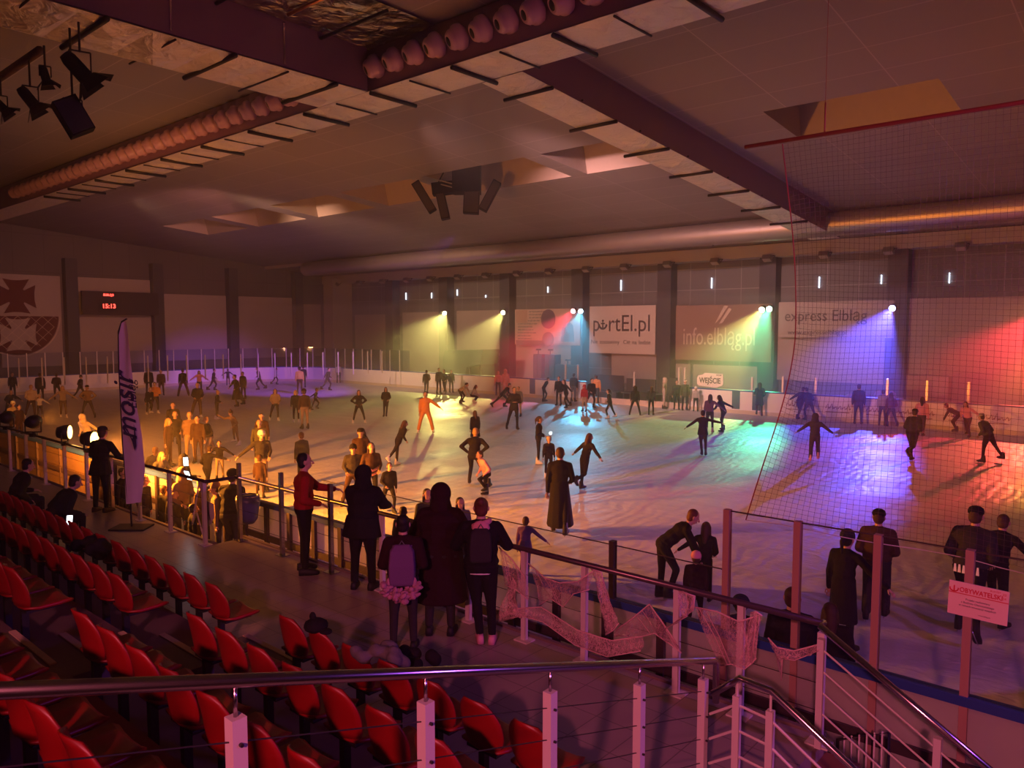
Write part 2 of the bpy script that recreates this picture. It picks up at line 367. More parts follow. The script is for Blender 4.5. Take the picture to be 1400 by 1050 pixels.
for i in range(8):
    y = 1.2+i*3.3; z = dz*y/L_
    MB().tube([(-.2, y, z-.08), (1.65, y, z-.08)], .06, 8).build('cross_bar', M_black, g, True)
    MB().tube([(-.1, y+1.6, z-.06), (1.55, y+1.6, z-.06)], .03, 6).build('thin_bar', M_dark, g, True)

M_vb = mat('matt black', (.005, .005, .005), .8, spec=.12)
# ---------- hanging speaker cluster
o = empty('speaker_cluster', (-26.9, 26.9, 10.2), YAW, 'black cluster of splayed loudspeakers hanging from a rooflight', 'speakers')
MB().box(-.35, 1.0, -.6, .6, .95, 2.6).box(-1.1, .9, -.4, .4, 2.3, 2.7).build('hanging_frame', M_vb, o)
MB().bar((-1.35, 0, 1.1), (.9, 0, 1.35), .75, .55).bar((-1.2, 0, 1.2), (-.5, 0, 2.5), .05).build('yoke', M_vb, o)
for x, z, a, L2, w in ((-1.75, .75, .55, 1.6, .42), (-.85, .35, .22, 1.35, .42), (.55, .55, -.05, 1.2, .75), (1.45, .8, -.5, 1.55, .42)):
    M = Matrix.Translation((x, 0, z)) @ Matrix.Rotation(-a, 4, 'Y')
    sp = MB().box(-w/2, w/2, -.3, .3, -L2/2, L2/2, M).build('speaker_cabinet', M_vb, o)
    MB().box(-w/2+.04, w/2-.04, -.32, -.3, -L2/2+.06, L2/2-.06, M).build('grille', M_dark, sp)
MB().tube([(-1, -.35, 1.5), (-.3, -.45, 1.3), (.5, -.35, 1.5)], .03).tube([(-.9, -.38, 1.3), (-.2, -.48, 1.1), (.5, -.38, 1.3)], .03).build('cable', mat('grey cable', (.3, .28, .28), .5), o, True)
# pipe with stage lamps upper left
tag(MB().tube([(-40, 7, 11.45), (-21.6, 7, 11.45)], .11, 10).tube([(-26, 7, 11.4), (-26, 7, 12.9)], .03).tube([(-36, 7, 11.4), (-36, 7, 12.9)], .03).build('lighting_pipe', mat('brown pipe', (.1, .05, .04), .5, .4), None, True), 'thick pipe carrying stage lamps below the roof at upper left', 'pipe')
def fixture(px, py, s, ang, kind, lab):
    p = onY(px, py, 6.9); o = empty('stage_lamp' if kind == 'par' else 'loudspeaker', p, YAW+.6, lab, 'lamp' if kind == 'par' else 'speaker', None)
    M = Matrix.Rotation(ang, 4, 'Y')
    if kind == 'par':
        MB().lathe([(.02, -.42), (.12, -.42), (.16, -.3), (.17, .18), (.02, .2)], (0, 0, 0), (M.to_3x3() @ Matrix.Scale(s, 3)), 14).build('can', M_vb, o, True)
        for sx in (-1, 1):
            MB().poly([M @ Vector(q)*s for q in ((sx*.16, -.16, .16), (sx*.16, .16, .16), (sx*.42, .28, .42), (sx*.42, -.28, .42))], (.012, 0, 0)).build('barn_door', M_vb, o)
            MB().poly([M @ Vector(q)*s for q in ((-.16, sx*.16, .16), (.16, sx*.16, .16), (.28, sx*.36, .42), (-.28, sx*.36, .42))], (0, .012, 0)).build('barn_door', M_vb, o)
    else:
        MB().box(-.28*s, .28*s, -.25*s, .25*s, -.42*s, .42*s, M).build('cabinet', M_vb, o)
        MB().box(-.25*s, .25*s, -.27*s, -.25*s, -.38*s, .38*s, M).build('grille', M_dark, o)
    MB().bar((-.2*s, 0, 0), (-.2*s, 0, .42*s), .03).bar((.2*s, 0, 0), (.2*s, 0, .42*s), .03).bar((-.2*s, 0, .42*s), (.2*s, 0, .42*s), .03).build('yoke', M_dark, o)
    MB().tube([(0, 0, .4*s), (0, 0, max(.5*s, 11.4-p.z))], .025).build('hanger', M_dark, o)
fixture(110, 98, 1.05, 2.4, 'par', 'black stage lamp with open barn doors right under the girder, the largest')
fixture(42, 138, .85, 2.5, 'par', 'black stage lamp with barn doors on the pipe, lower left of the largest')
fixture(62, 105, .6, 2.9, 'par', 'small slim black stage lamp between the two larger ones')
fixture(2, 146, .7, 2.4, 'par', 'black stage lamp cut off by the left edge of the photo')
fixture(100, 160, .95, -.5, 'box', 'black tilted loudspeaker box hanging below the stage lamps')
# ---------- signs on the back wall
M_ink = mat('sign ink', (.06, .04, .05), .7)
M_cream = mat('sign sheet', (.80, .74, .68), .75)
M_pale = mat('pale lettering', (.78, .70, .60), .7)
M_grey = mat('faded print', (.30, .26, .28), .8)
def sign(nm, px0, px1, zt, zb, Y, m, label, cat='sign'):
    a, b = onY(px0, 447, Y).x, onY(px1, 447, Y).x; w, h = b-a, zt-zb
    o = empty(nm, ((a+b)/2, Y, zb), 0, label, cat)
    MB().box(-w/2, w/2, 0, .06, 0, h).build('sheet', m, o); return o, w, h
o, w, h = sign('banner', 806, 896, 6.22, 2.66, 48.62, M_cream, 'white banner with the big lettering portEl.pl on the back wall', 'banner')
def T(o, nm, body, size, x, z, m, **k): return text(nm, body, size, TM((x, -.012, z), WB), m, o, **k)
T(o, 'lettering', 'p', 1.75, -w*.39, h*.62, M_ink, sx=.78)
T(o, 'lettering', 'rtEl.pl', 1.75, w*.115, h*.62, M_ink, sx=.9)
mb = MB(); mb.tube([(-w*.285+.34*math.cos(a), -.03, h*.615+.34*math.sin(a)) for a in [PI+k*PI/10 for k in range(11)]], .075, 6)
mb.tube([(-w*.285, -.03, h*.52), (-w*.285, -.03, h*.66)], .055, 6).tube([(-w*.285-.16, -.03, h*.63), (-w*.285+.16, -.03, h*.63)], .05, 6).ell((-w*.285, -.03, h*.69), Matrix.Identity(3), (.09, .03, .09)).build('anchor_mark', M_ink, o)
for wd_, x_ in (('Nie', -.42), ('zostawimy', -.18), ('Cię', .085), ('na', .2), ('lodzie', .35)): T(o, 'slogan_word', wd_, .42, x_*w, h*.24, M_ink)
o, w, h = sign('banner', 924, 1055, 6.15, 2.35, 48.62, mat('brown banner', (.36, .25, .20), .8), 'brown banner reading info.elblag.pl in pale narrow letters', 'banner')
T(o, 'lettering', 'info.elbląg.pl', 1.7, -.25, h*.42, M_pale, sx=.62)
MB().poly([(-.5, -.02, h*.66), (.15, -.02, h*.98), (.45, -.02, h*.98), (-.15, -.02, h*.75)], (0, .012, 0)).poly([(-.2, -.02, h*.66), (.5, -.02, h*.94), (.7, -.02, h*.92), (.05, -.02, h*.68)], (0, .012, 0)).build('flame_mark', M_pale, o)
o, w, h = sign('banner', 704, 793, 6.1, 3.2, 48.62, mat('advert sheet', (.66, .52, .48), .8), 'advertising banner with a dark oval picture and rows of small print', 'banner')
MB().box(-w*.48, -w*.3, -.02, 0, h*.62, h*.98).build('photo_block', mat('faded tan', (.55, .36, .3), .8), o)
r = random.Random(3)
for i in range(10):
    mb = MB()
    z = h*.93-i*.17*h*.5; x0 = -w*.27 if i < 3 else -w*.45
    x = x0
    while x < x0+w*(.2+.12*r.random()) : l = r.uniform(.1, .35); mb.box(x, x+l, -.012, 0, z-.05, z+.05); x += l+.08
    mb.build('small_print', M_grey, o)['kind'] = 'stuff'
MB().box(-w*.48, w*.0, -.015, 0, h*-.02, h*.12).build('dark_stripe', M_grey, o)
MB().ell((w*.03, -.02, h*.72), Matrix.Identity(3), (.75, .03, h*.27), 20, 10).build('oval_picture', mat('violet oval', (.16, .11, .2), .7), o, True)
MB().ell((w*.03, -.02, h*.16), Matrix.Identity(3), (.6, .03, h*.2), 20, 10).build('oval_picture', M_grey, o, True)
MB().poly([(w*.22, -.02, h*.1), (w*.42, -.02, h*.1), (w*.40, -.02, h*.55), (w*.36, -.02, h*.62), (w*.3, -.02, h*.62), (w*.24, -.02, h*.5)], (0, .015, 0)).build('grey_figure', M_grey, o)
o, w, h = sign('banner', 1064, 1222, 6.2, 4.0, 48.62, M_panel, 'pale banner reading express Elbląg behind the safety net', 'banner')
T(o, 'lettering', 'express Elbląg', 1.0, -.55, h*.6, M_ink, sx=.86)
T(o, 'small_lettering', 'www.expresselblag.pl', .42, -1.0, h*.14, M_ink)
# WEJSCIE sign on the far boards
a, b = onY(953, 517, 39.1), onY(989, 517, 39.1); w = b.x-a.x
o = empty('entrance_sign', ((a.x+b.x)/2, 39.1, 1.38), 0, 'cream signboard with clipped corners reading WEJŚCIE above the far boards', 'sign')
pts = [(-.5, .12), (-.42, .0), (.25, -.08), (.36, .02), (.47, .1), (.5, .2), (.48, .82), (-.22, .85), (-.28, .72), (-.45, .68), (-.5, .5)]
MB().poly([(x*w, 0, z*.85) for x, z in pts], (0, .05, 0)).build('board', M_cream, o)
text('lettering', 'WEJŚCIE', .42, TM((0, -.02, .3), WB), M_ink, o, sx=.78, bold=.008)
text('small_lettering', 'MOSiR', .11, TM((w*.34, -.02, .62), WB), M_ink, o)
# scoreboard on the end wall
o = empty('scoreboard', (WX+.82, 27.4, 5.65), 0, 'dark scoreboard on the end wall with red digits showing 15:13', 'scoreboard')
MB().box(0, .3, -3.1, 3.1, 0, 1.95).build('case', mat('scoreboard black', (.035, .02, .02), .5), o)
MB().box(.3, .32, -1.9, -.1, .12, 1.3).build('display_panel', mat('display black', (.02, .01, .01), .4), o)
led = mat('red led', (1, .1, .08), .4, emit=(1, .06, .04), estr=5)
text('time_digits', '15:13', .5, TM((.34, -1.05, .72), WL), led, o, bold=.012)
text('team_lettering', 'ELBLĄG', .24, TM((.33, -1.05, 1.66), WL), led, o, bold=.01)
# city arms painted on the end wall
o = empty('painted_emblem', (WX+.14, 19.9, 2.3), 0, 'large painted shield on the end wall with a dark cross over a pale cross', 'emblem')
def cross(cy, cz, s, y=0):
    P = []
    for k in range(4):
        a = k*PI/2
        for q in ((-.17, .2), (-.34, .5), (-.1, .46), (.1, .46), (.34, .5), (.17, .2)):
            P.append((q[0]*math.cos(a)+q[1]*math.sin(a), -q[0]*math.sin(a)+q[1]*math.cos(a)))
    return [(y, cy+p[0]*s, cz+p[1]*s) for p in P]
MB().poly([(0, 2.9*math.cos(a), 3.2+2.9*math.sin(a)*1.05) for a in [PI+PI*k/24 for k in range(25)]], (.02, 0, 0)).build('lower_field', mat('maroon paint', (.14, .03, .02), .8), o)
mb = MB()
for k in range(-4, 5):
    for s in (-1, 1):
        x0, z0 = k*.85, 3.2; x1, z1 = x0+s*2.6, .6; 
        pts = [(x0+(x1-x0)*t/12, z0+(z1-z0)*t/12) for t in range(13)]; pts = [p for p in pts if p[0]**2+((p[1]-3.2)/1.05)**2 < 2.8**2]
        if len(pts) > 1: mb.bar((.03, *pts[0]), (.03, *pts[-1]), .06, .02)
mb.build('lattice_lines', M_pale, o)
MB().poly(cross(0, 4.75, 2.7, 0), (.02, 0, 0)).build('dark_cross', mat('maroon paint', (.14, .03, .02), .8), o)
MB().poly(cross(0, 1.75, 2.6, .03), (.02, 0, 0)).build('pale_cross', M_panel, o)
mb = MB(); mb.tube([(.03, 3.0*math.cos(a), 3.2+3.0*1.05*math.sin(a)) for a in [PI+PI*k/24 for k in range(25)]], .04, 6).build('outline', M_pale, o)

# ---------- rink boards
M_board = mat('milky board plastic', (.80, .78, .78), .42, trans=.72)
M_fboard = mat('far board plastic', (.74, .74, .76), .45, noise=.05)
M_cap = M_blue; M_glass = glassmat('rink glass')
ring = rr(*RK, 7.5, 10)     # starts near right, goes round the right end, back, left end, near left
def along(P, closed=True):
    out = []; P = P+[P[0]]
    for a, b in zip(P, P[1:]):
        n = max(1, round((Vector(b)-Vector(a)).length/1.15))
        for k in range(n): out.append((Vector(a)+(Vector(b)-Vector(a))*k/n))
    return out
def wall_strip(P, z0, z1, th):
    mb = MB(); Q = []
    for i, p in enumerate(P):
        d = (Vector(P[min(i+1, len(P)-1)])-Vector(P[max(i-1, 0)])).normalized(); nrm = Vector((d.y, -d.x))
        Q.append([mb.bm.verts.new((p[0]+nrm.x*s, p[1]+nrm.y*s, z)) for s, z in ((0, z0), (th, z0), (th, z1), (0, z1))])
    return mb.skin(Q)
# far ring: from the near left corner's end back to the right end
iL = [i for i, p in enumerate(ring)]
right_end = ring[:11]; far = ring[5:]          # far: right corner .. back .. left .. near-left corner
farP = far
def split_gap(P, x0, x1):
    a = [p for p in P if not (p[1] > 38 and p[0] < x1)]
    b = [p for p in P if not (p[1] > 38 and p[0] > x0)]
    return a+[(x1, RK[3])] if False else (a, b)
gx0, gx1 = onY(800, 560, RK[3]).x, onY(942, 560, RK[3]).x
allp = far
k = [i for i, p in enumerate(allp) if abs(p[1]-RK[3]) < .01]
r_part = allp[:k[0]+1]+[(gx1, RK[3])]; l_part = [(gx0, RK[3])]+allp[k[1] if len(k) > 1 else k[0]:]
fb = empty('rink_boards', (0, 0, 0), 0, 'white boards with blue top running round the far side and far end of the ice', 'boards')
for part in (r_part, l_part):
    wall_strip(part, .2, 1.2, .12).build('board_panel', M_fboard, fb); wall_strip(part, 1.2, 1.27, .2).build('top_cap', M_cap, fb)
    wall_strip(part, 0, .2, .14).build('kick_plate', mat('kick plate', (.55, .5, .38), .5), fb)
wall_strip([(gx1, RK[3]), (gx0, RK[3])], 0, .34, .12).build('low_curb', mat('padded curb', (.62, .5, .42), .6), fb)
# dark gaps and door frames in the back run
for px in (728, 1006, 1034): x = onY(px, 560, RK[3]).x; MB().box(x-.22, x+.22, RK[3]-.03, RK[3]+.02, .25, 1.22).build('gate_gap', mat('gate blue', (.03, .06, .13), .5), fb)
# scribbled adverts on the right part of the back run
rs = random.Random(11); x = onY(1075, 560, RK[3]).x
while x < 1.0:
    n = rs.randint(3, 8); mb = MB()
    for j in range(n):
        x0 = x+j*.2; hh = rs.uniform(.1, .3); mb.tube([(x0, RK[3]-.012, .62), (x0+.1, RK[3]-.012, .62+hh), (x0+.14, RK[3]-.012, .6), (x0+.2, RK[3]-.012, .68)], .018, 4)
    mb.box(x, x+n*.19, RK[3]-.015, RK[3]-.002, .44, .47); x += n*.2+rs.uniform(.3, .9)
    mb.build('script_advert', mat('advert maroon', (.22, .05, .08), .7), fb)
# glass shield on the far end and corner
gp = [p for p in far if p[0] < -45 or p[1] < 38]
gp = [p for p in far if p[0] < -50]
gl = [(onY(560, 500, RK[3]).x, RK[3])]+gp
wall_strip([(p[0], p[1]) for p in gl], 1.27, 2.85, .02).build('glass_shield', glassmat('far glass', (.78, .8, .9)), fb)
mp = mat('bright post', (.75, .72, .7), .35, .5)
for p in along(gl)[:-1]:
    if p.x < -45 and p.y > 9: MB().box(p.x-.03, p.x+.03, p.y-.03, p.y+.03, 1.2, 2.85).build('glass_post', mp, fb)
for px, z in ((773, 2.3), (790, 2.3), (867, 2.0), (928, 2.35), (936, 2.35), (1028, 2.0), (1070, 2.1), (1115, 2.1), (1213, 2.2), (1267, 2.2), (1324, 2.2)):
    p = onY(px, 540, RK[3]+.2); MB().box(p.x-.05, p.x+.05, p.y-.04, p.y+.04, 0 if z > 2.2 else .9, z).build('glass_post', mp, fb)

# ---------- near boards
NY = 7.95
nb = empty('rink_boards', (0, NY, 0), 0, 'near rink boards of milky panels in a dark frame, blue cap and clear glass above', 'boards')
X0, X1 = -52.5, 1.5
posts = []; x = -1.38
while x < X1: posts.append(x); x += .79
x = -1.38-.79
while x > -3.9: posts.append(x); x -= .79
posts = sorted(posts)
low = [-5.27-1.55*k for k in range(5)]
M_frame = mat('dark board frame', (.055, .035, .04), .5, .3)
for a, b in zip(posts, posts[1:]):
    MB().box(a+.04, b-.04, -.03, 0, .62, 1.16).build('board_panel', M_board, nb); MB().box(a+.04, b-.04, -.03, 0, .04, .5).build('board_panel', M_board, nb)
a = posts[0]; xs = [a]
while xs[-1] > -20: xs.append(xs[-1]-.79)
for b, a in zip(xs, xs[1:]):
    MB().box(a+.05, b-.05, -.03, 0, .62, 1.16).build('board_panel', M_board, nb); MB().box(a+.05, b-.05, -.03, 0, .04, .5).build('board_panel', M_board, nb)
    MB().box(a-.05, a+.05, -.09, -.0, 0, 1.18).build('frame_upright', M_frame, nb)
MB().box(X0, xs[-1], -.03, 0, .04, 1.16).build('plain_board', mat('shaded board', (.10, .06, .04), .6), nb)  # shade on the outer face is put into this darker board colour
for k in range(17): MB().box(xs[-1]-1.9*k-.06, xs[-1]-1.9*k, -.09, -.03, 0, 1.18).build('frame_upright', M_frame, nb)
MB().box(X0, X1, -.07, -.03, .5, .62).build('frame_rail', M_frame, nb)
MB().box(X0, X1, -.07, .05, 1.16, 1.25).build('top_cap', M_cap, nb)
for x in posts:
    MB().box(x-.035, x+.035, -.05, .03, .0, 2.62).build('glass_post', mat('post brown', (.42, .24, .22), .45, .2), nb)
for a, b in zip(posts, posts[1:]):
    MB().box(a+.035, b-.035, -.008, .004, 1.25, 2.6).build('glass_pane', M_glass, nb)
    MB().box(a, b, -.012, .008, 2.6, 2.612).build('glass_edge', M_frame, nb)
q = [posts[0]]+low
for b, a in zip(q, q[1:]):
    MB().box(a+.035, b-.035, -.008, .004, 1.25, 1.92).build('glass_pane', M_glass, nb)
    MB().box(a, b, -.01, .006, 1.92, 1.93).build('glass_edge', M_frame, nb)
for x in low[:1]: MB().box(x-.035, x+.035, -.05, .03, 0, 1.98).build('glass_post', M_frame, nb)
# sign OBYWATELSKI tied to the glass post
a, b = onY(1307, 790, NY-.08), onY(1371, 806, NY-.08)
c = (a+b)/2; w = .47; h = .31
o = empty('notice_board', (c.x, NY-.1, c.z-.17), 0, 'pinkish notice with red heading OBYWATELSKI fixed to a glass post at the right', 'sign')
Mr = Matrix.Rotation(math.radians(1.5), 4, 'Y')
MB().box(-w/2, w/2, 0, .012, -h/2, h/2, Mr).build('sheet', mat('notice sheet', (.82, .55, .6), .6), o)
rd = mat('red print', (.6, .01, .04), .6)
def tt(nm, s, size, x, z, m, **k): return text(nm, s, size, Mr @ TM((x, -.004, z), WB), m, o, ext=.001, **k)
tt('heading', 'OBYWATELSKI', .062, .02, .085, rd, sx=.82, bold=.0012); tt('small_heading', 'BUDŻET', .022, .13, .132, rd); tt('year', '20', .03, .2, .12, rd); tt('year', '24', .03, .2, .085, rd)
MB().box(-w/2, w/2, -.003, 0, .046, .053, Mr).build('red_line', rd, o)
tt('body_text', 'Projekt realizowany', .024, 0, .005, M_ink); tt('body_text', 'z Budżetu Obywatelskiego', .024, 0, -.025, M_ink); tt('body_text', 'w ramach inwestycji miejskich', .024, 0, -.055, M_ink)
MB().tube([(-.19+.035*math.cos(t), -.003, .095+.03*math.sin(t)) for t in [PI*.95+PI*1.1*k/8 for k in range(9)]], .006, 5).tube([(-.19, -.003, .07), (-.19, -.003, .12)], .006, 5).build('red_mark', rd, o)
tt('small_print', 'www.elblag.eu', .016, .06, -.115, M_ink)
# net hung above the glass
NX0, NX1 = -3.34, 1.4; NYn = 8.2; cell = .054
net = empty('safety_net', (NX0, NYn, 6.6), 0, 'fine meshed safety net hanging from a pole above the near boards at the right', 'net')
mb = MB(); nx = int((NX1-NX0)/cell); nz_ = int(4.2/cell)
def npt(i, j):
    u = i/nx; v = j/nz_
    z = -(4.02+.22*min(1, u*2.2))*v - .05*math.sin(u*9+1)*v
    edge = math.exp(-u*6)
    x = u*(NX1-NX0) + edge*(.16*math.sin(v*PI) - .28*max(0, v-.5)**1.3*2.4)
    y = .06*math.sin(u*14+v*3)+.10*math.sin(v*5+u*5)*v
    z += .10*math.sin(x*3.1)*math.sin(v*7)*edge
    return Vector((x, y, z))
def thin(mb, pts, r):
    mb.tube(pts, r, 3, False)
for i in range(nx+1): thin(mb, [npt(i, j) for j in range(0, nz_+1, 2)], .0015)
for j in range(nz_+1): thin(mb, [npt(i, j) for i in range(0, nx+1, 2)], .0015)
nm = mb.build('mesh', M_net, net); nm['kind'] = 'stuff'
rc = mat('red cord', (.28, .05, .05), .6)
MB().tube([npt(0, j) for j in range(nz_+1)], .007, 6).build('edge_cord', rc, net)
MB().tube([npt(i, nz_) for i in range(nx+1)], .005, 6).build('bottom_cord', mat('white cord', (.7, .65, .65), .6), net)
tag(MB().tube([(-3.76, 8.2, 6.63), (2, 8.2, 6.63)], .022, 8).tube([(-2.9, 8.2, 6.63), (-2.9, 8.2, 6.95)], .008, 6).tube([(-2.9, 8.2, 6.95), (-2.9, 8.2, 12.9)], .003, 4).build('net_pole', rc, None, True), 'thin red pole holding the safety net, hung from the roof', 'pole')

# ---------- things standing behind the far boards
def clut(nm, px0, px1, zt, Y, D, m, label, cat, extra=None):
    a, b = onY(px0, 447, Y).x, onY(px1, 447, Y).x
    o = empty(nm, (a, Y, -.04), 0, label, cat); w = b-a
    extra(o, w, zt, D, m); return o
def bench(o, w, h, D, m):
    MB().box(0, w, 0, D, .42, .5).build('seat', m, o); MB().box(0, w, D-.08, D, .5, h).build('backrest', m, o)
    for x in (.1, w-.2): MB().box(x, x+.1, .05, D, 0, .42).build('leg', M_black, o)
def cabinet(o, w, h, D, m):
    MB().box(0, w, 0, D, .06, h).build('body', m, o)
    for k in range(2): MB().box(w*k/2+.04, w*(k+1)/2-.04, -.03, 0, .15, h-.08).build('door', m, o)
    MB().box(.05, w-.05, .05, D-.05, 0, .06).build('plinth', M_black, o)
    MB().tube([(w/2, .1, h), (w/2, .1, h+.35)], .04).box(w/2-.2, w/2+.2, .05, .2, h+.3, h+.42).build('lamp_head', m, o)
def stall(o, w, h, D, m):
    mb = MB(); prof = [(0, 0), (0, h*.75), (w*.06, h*.95), (w, h), (w*.94, h*.6), (w*.6, h*.5), (w*.55, 0)]
    mb.poly([(x, 0, z) for x, z in prof], (0, D, 0)).build('tarpaulin', m, o)
    MB().box(w*.62, w*.66, .2, D-.2, 0, h*.55).box(w*.88, w*.92, .2, D-.2, 0, h*.6).build('pole', M_dark, o)
bl = mat('dark furniture', (.05, .05, .06), .6); gb = mat('blue grey cabinet', (.07, .10, .14), .5)
clut('covered_stand', 605, 660, 2.9, 44, 2, mat('dark green tarpaulin', (.04, .09, .08), .6), 'dark green tarpaulin covered stand behind the far boards', 'stand', stall)
clut('cabinet', 729, 741, 2.6, 45.5, .8, gb, 'narrow blue grey cabinet behind the boards, left of the wider one', 'cabinet', cabinet)
clut('cabinet', 745, 758, 2.6, 45.5, .8, gb, 'blue grey cabinet behind the boards, right beside its twin', 'cabinet', cabinet)
clut('cabinet', 759, 792, 1.9, 45, .9, gb, 'low wide blue grey cabinet below the advertising banner', 'cabinet', cabinet)
clut('bench', 806, 846, 1.5, 42, .7, bl, 'dark bench in the boards gap under the portEl.pl banner', 'bench', bench)
clut('bench', 850, 890, 1.35, 42, .7, bl, 'dark bench in the boards gap, the middle one', 'bench', bench)
clut('bench', 894, 920, 1.5, 42.3, .7, bl, 'short dark bench next to the waving person in pale clothes', 'bench', bench)
clut('cabinet', 1242, 1300, 2.1, 45, .9, mat('pale cabinet', (.5, .42, .42), .6), 'pale wide cupboard behind the boards at the right below the red light', 'cabinet', cabinet)
clut('cabinet', 28, 62, 1.9, 20, .8, mat('pale cabinet', (.5, .42, .42), .6), 'pale', 'cabinet', cabinet) if False else None
def plasticheap(o, w, h, D, m):
    rr_ = random.Random(int(w*100)); mb = MB()
    for k in range(9): mb.ell((w*rr_.random(), D*rr_.random(), h*rr_.uniform(.2, .6)), Euler((rr_.random()*3, rr_.random()*3, 0)).to_matrix(), (w*.2, D*.35, h*.3), 7, 5)
    mb.build('sheeting', m, o)
clut('plastic_sheeting', 1142, 1172, 2.1, 41.5, 1.2, mat('clear film heap', (.5, .45, .6), .15, 0), 'crumpled plastic sheeting heap lit blue behind the boards', 'sheeting', plasticheap)
clut('plastic_sheeting', 1192, 1240, 2.0, 41.5, 1.2, mat('clear film heap', (.5, .45, .6), .15, 0), 'crumpled plastic sheeting heap lit pink behind the boards', 'sheeting', plasticheap)
# ---------- walkway, stairs, stands
def tile_mat(name, col, sc, rough):
    m = bpy.data.materials.new(name); nt, b, L = nodes(m); N = nt.nodes.new
    tc = N('ShaderNodeTexCoord'); br = N('ShaderNodeTexBrick'); br.offset = 0; br.inputs['Scale'].default_value = 1
    br.inputs['Brick Width'].default_value = sc; br.inputs['Row Height'].default_value = sc; br.inputs['Mortar Size'].default_value = .006
    br.inputs['Color1'].default_value = (*col, 1); br.inputs['Color2'].default_value = (*[c*.93 for c in col], 1); br.inputs['Mortar'].default_value = (*[c*.45 for c in col], 1)
    L.new(tc.outputs['Object'], br.inputs['Vector']); L.new(br.outputs['Color'], b.inputs['Base Color']); b.inputs['Roughness'].default_value = rough
    return m
M_tile = tile_mat('walkway tiles', (.30, .25, .23), .45, .32)
WZ = .95; XL = -12.3; XR = -2.28; XRAIL = -2.65
struct('floor_walkway', MB().box(-46, XL, 3.6, 6.32, -.04, WZ).box(XL, XR, 3.6, 6.88, -.04, WZ), M_tile)
struct('trim_walkway_edge', MB().box(-46, XL, 6.32, 6.38, .8, WZ+.03).box(XL-.03, XR, 6.88, 6.93, .8, WZ+.03), mat('dull kerb', (.16, .12, .11), .8))
SY = 4.45; RUN = .95; RISE = .3
M_tier = mat('stand concrete', (.13, .09, .09), .55, noise=.15)
mb = MB()
for n in range(1, 9):
    y1 = SY-RUN*(n-1)-.38; mb.box(-46, XRAIL+.12, y1-RUN-.001, y1, -.04, WZ+RISE*n)
struct('floor_stand', mb, M_tier)
# aisle steps with pale nosings
M_nose = mat('pale nosing', (.62, .45, .30), .6)
for n in range(0, 6):
    yb = SY-RUN*n-.38; z = WZ+RISE*n
    o = tag(MB().box(-8.0, -6.95, yb-.0, yb+.42, z, z+RISE/2).build('trim_step', M_tier), kind='structure')
    o.name = 'floor_aisle_step'
    MB().box(-8.0, -6.95, yb+.36, yb+.425, z+RISE/2, z+RISE/2+.012).build('trim_nosing', M_nose)['kind'] = 'structure'
    MB().box(-8.0, -6.95, yb-.05, yb+.005, z+RISE, z+RISE+.012).build('trim_nosing', M_nose)['kind'] = 'structure'
# stair from the walkway down to the rink level
mb = MB()
for k in range(6): mb.box(XR+.3*k, XR+.3*(k+1), 5.45, 6.95, -.04, WZ-.16*(k+1))
struct('floor_stair', mb, mat('stair red tiles', (.22, .08, .06), .5))
# ---------- seats
def seat():
    o = empty('stadium_seat', (0, 0, 0), 0, 'red', 'seat')
    mb = MB(); N, Mh = 10, 8; A = []; B = []
    for j in range(Mh+1):
        v = j/Mh; ra, rb = [], []
        hw = .225*(1-.5*max(0, (v-.35)/.65)**2.6)*(1-.22*max(0, (.3-v)/.3)**2)
        for i in range(N+1):
            u = i/N*2-1; x = u*hw; y = -.235-.09*v+.075*(u*u)*(1-.2*v)+.02*math.sin(v*PI); z = .40+.42*v-.03*u*u*v
            ra.append(mb.bm.verts.new((x, y, z))); rb.append(mb.bm.verts.new((x, y-.016, z)))
        A.append(ra); B.append(rb)
    for j in range(Mh):
        for i in range(N):
            mb._f([A[j][i], A[j][i+1], A[j+1][i+1], A[j+1][i]]); mb._f([B[j][i+1], B[j][i], B[j+1][i], B[j+1][i+1]])
    for j in range(Mh): mb._f([A[j][0], A[j+1][0], B[j+1][0], B[j][0]]); mb._f([A[j+1][N], A[j][N], B[j][N], B[j+1][N]])
    for i in range(N): mb._f([A[Mh][i], A[Mh][i+1], B[Mh][i+1], B[Mh][i]]); mb._f([A[0][i+1], A[0][i], B[0][i], B[0][i+1]])
    k = [mb.build('backrest', M_red, o, True)]
    mb = MB(); R = []
    for y, z, w, t in ((-.22, .41, .2, .02), (-.1, .395, .222, .03), (.08, .40, .222, .035), (.18, .41, .21, .04), (.215, .39, .19, .02)):
        R.append([mb.bm.verts.new((x, y, zz)) for x, zz in ((-w, z), (-w*.6, z-.02), (0, z-.028), (w*.6, z-.02), (w, z), (w*.97, z-t), (0, z-t-.03), (-w*.97, z-t))])
    k.append(mb.skin(R).build('seat_pan', M_red, o, True))
    k.append(MB().box(-.03, .03, -.2, -.14, .0, .38).box(-.16, .16, -.2, .12, .335, .36).build('bracket', M_black, o))
    return o, k
S0, SK = seat(); first = True; seats = []
def rowseats(n, xs, lab):
    global first
    Y = SY-RUN*n; z = WZ+RISE*n
    for x in xs:
        if first: o = S0; first = False
        else: o = copy_kids(S0, SK)
        o.location = (x, Y, z); o['label'] = lab; o['group'] = lab_g(lab); seats.append(o)
def lab_g(s): return s.replace('red stadium seat', 'red stadium seats')
NAMES = ['front row', 'second row', 'third row', 'fourth row', 'fifth row']
for n in range(5):
    r0 = [-6.67+.525*k for k in range(7)]
    rowseats(n, [x for x in r0 if x < -3.2], 'empty red stadium seat in the %s of the block nearer the chrome handrail' % NAMES[n])
for n in range(4):
    s0 = -8.45 if n else -8.2
    rowseats(n, [s0-.525*k for k in range(18)], 'red stadium seat in the %s of the block beyond the aisle at left' % NAMES[n])

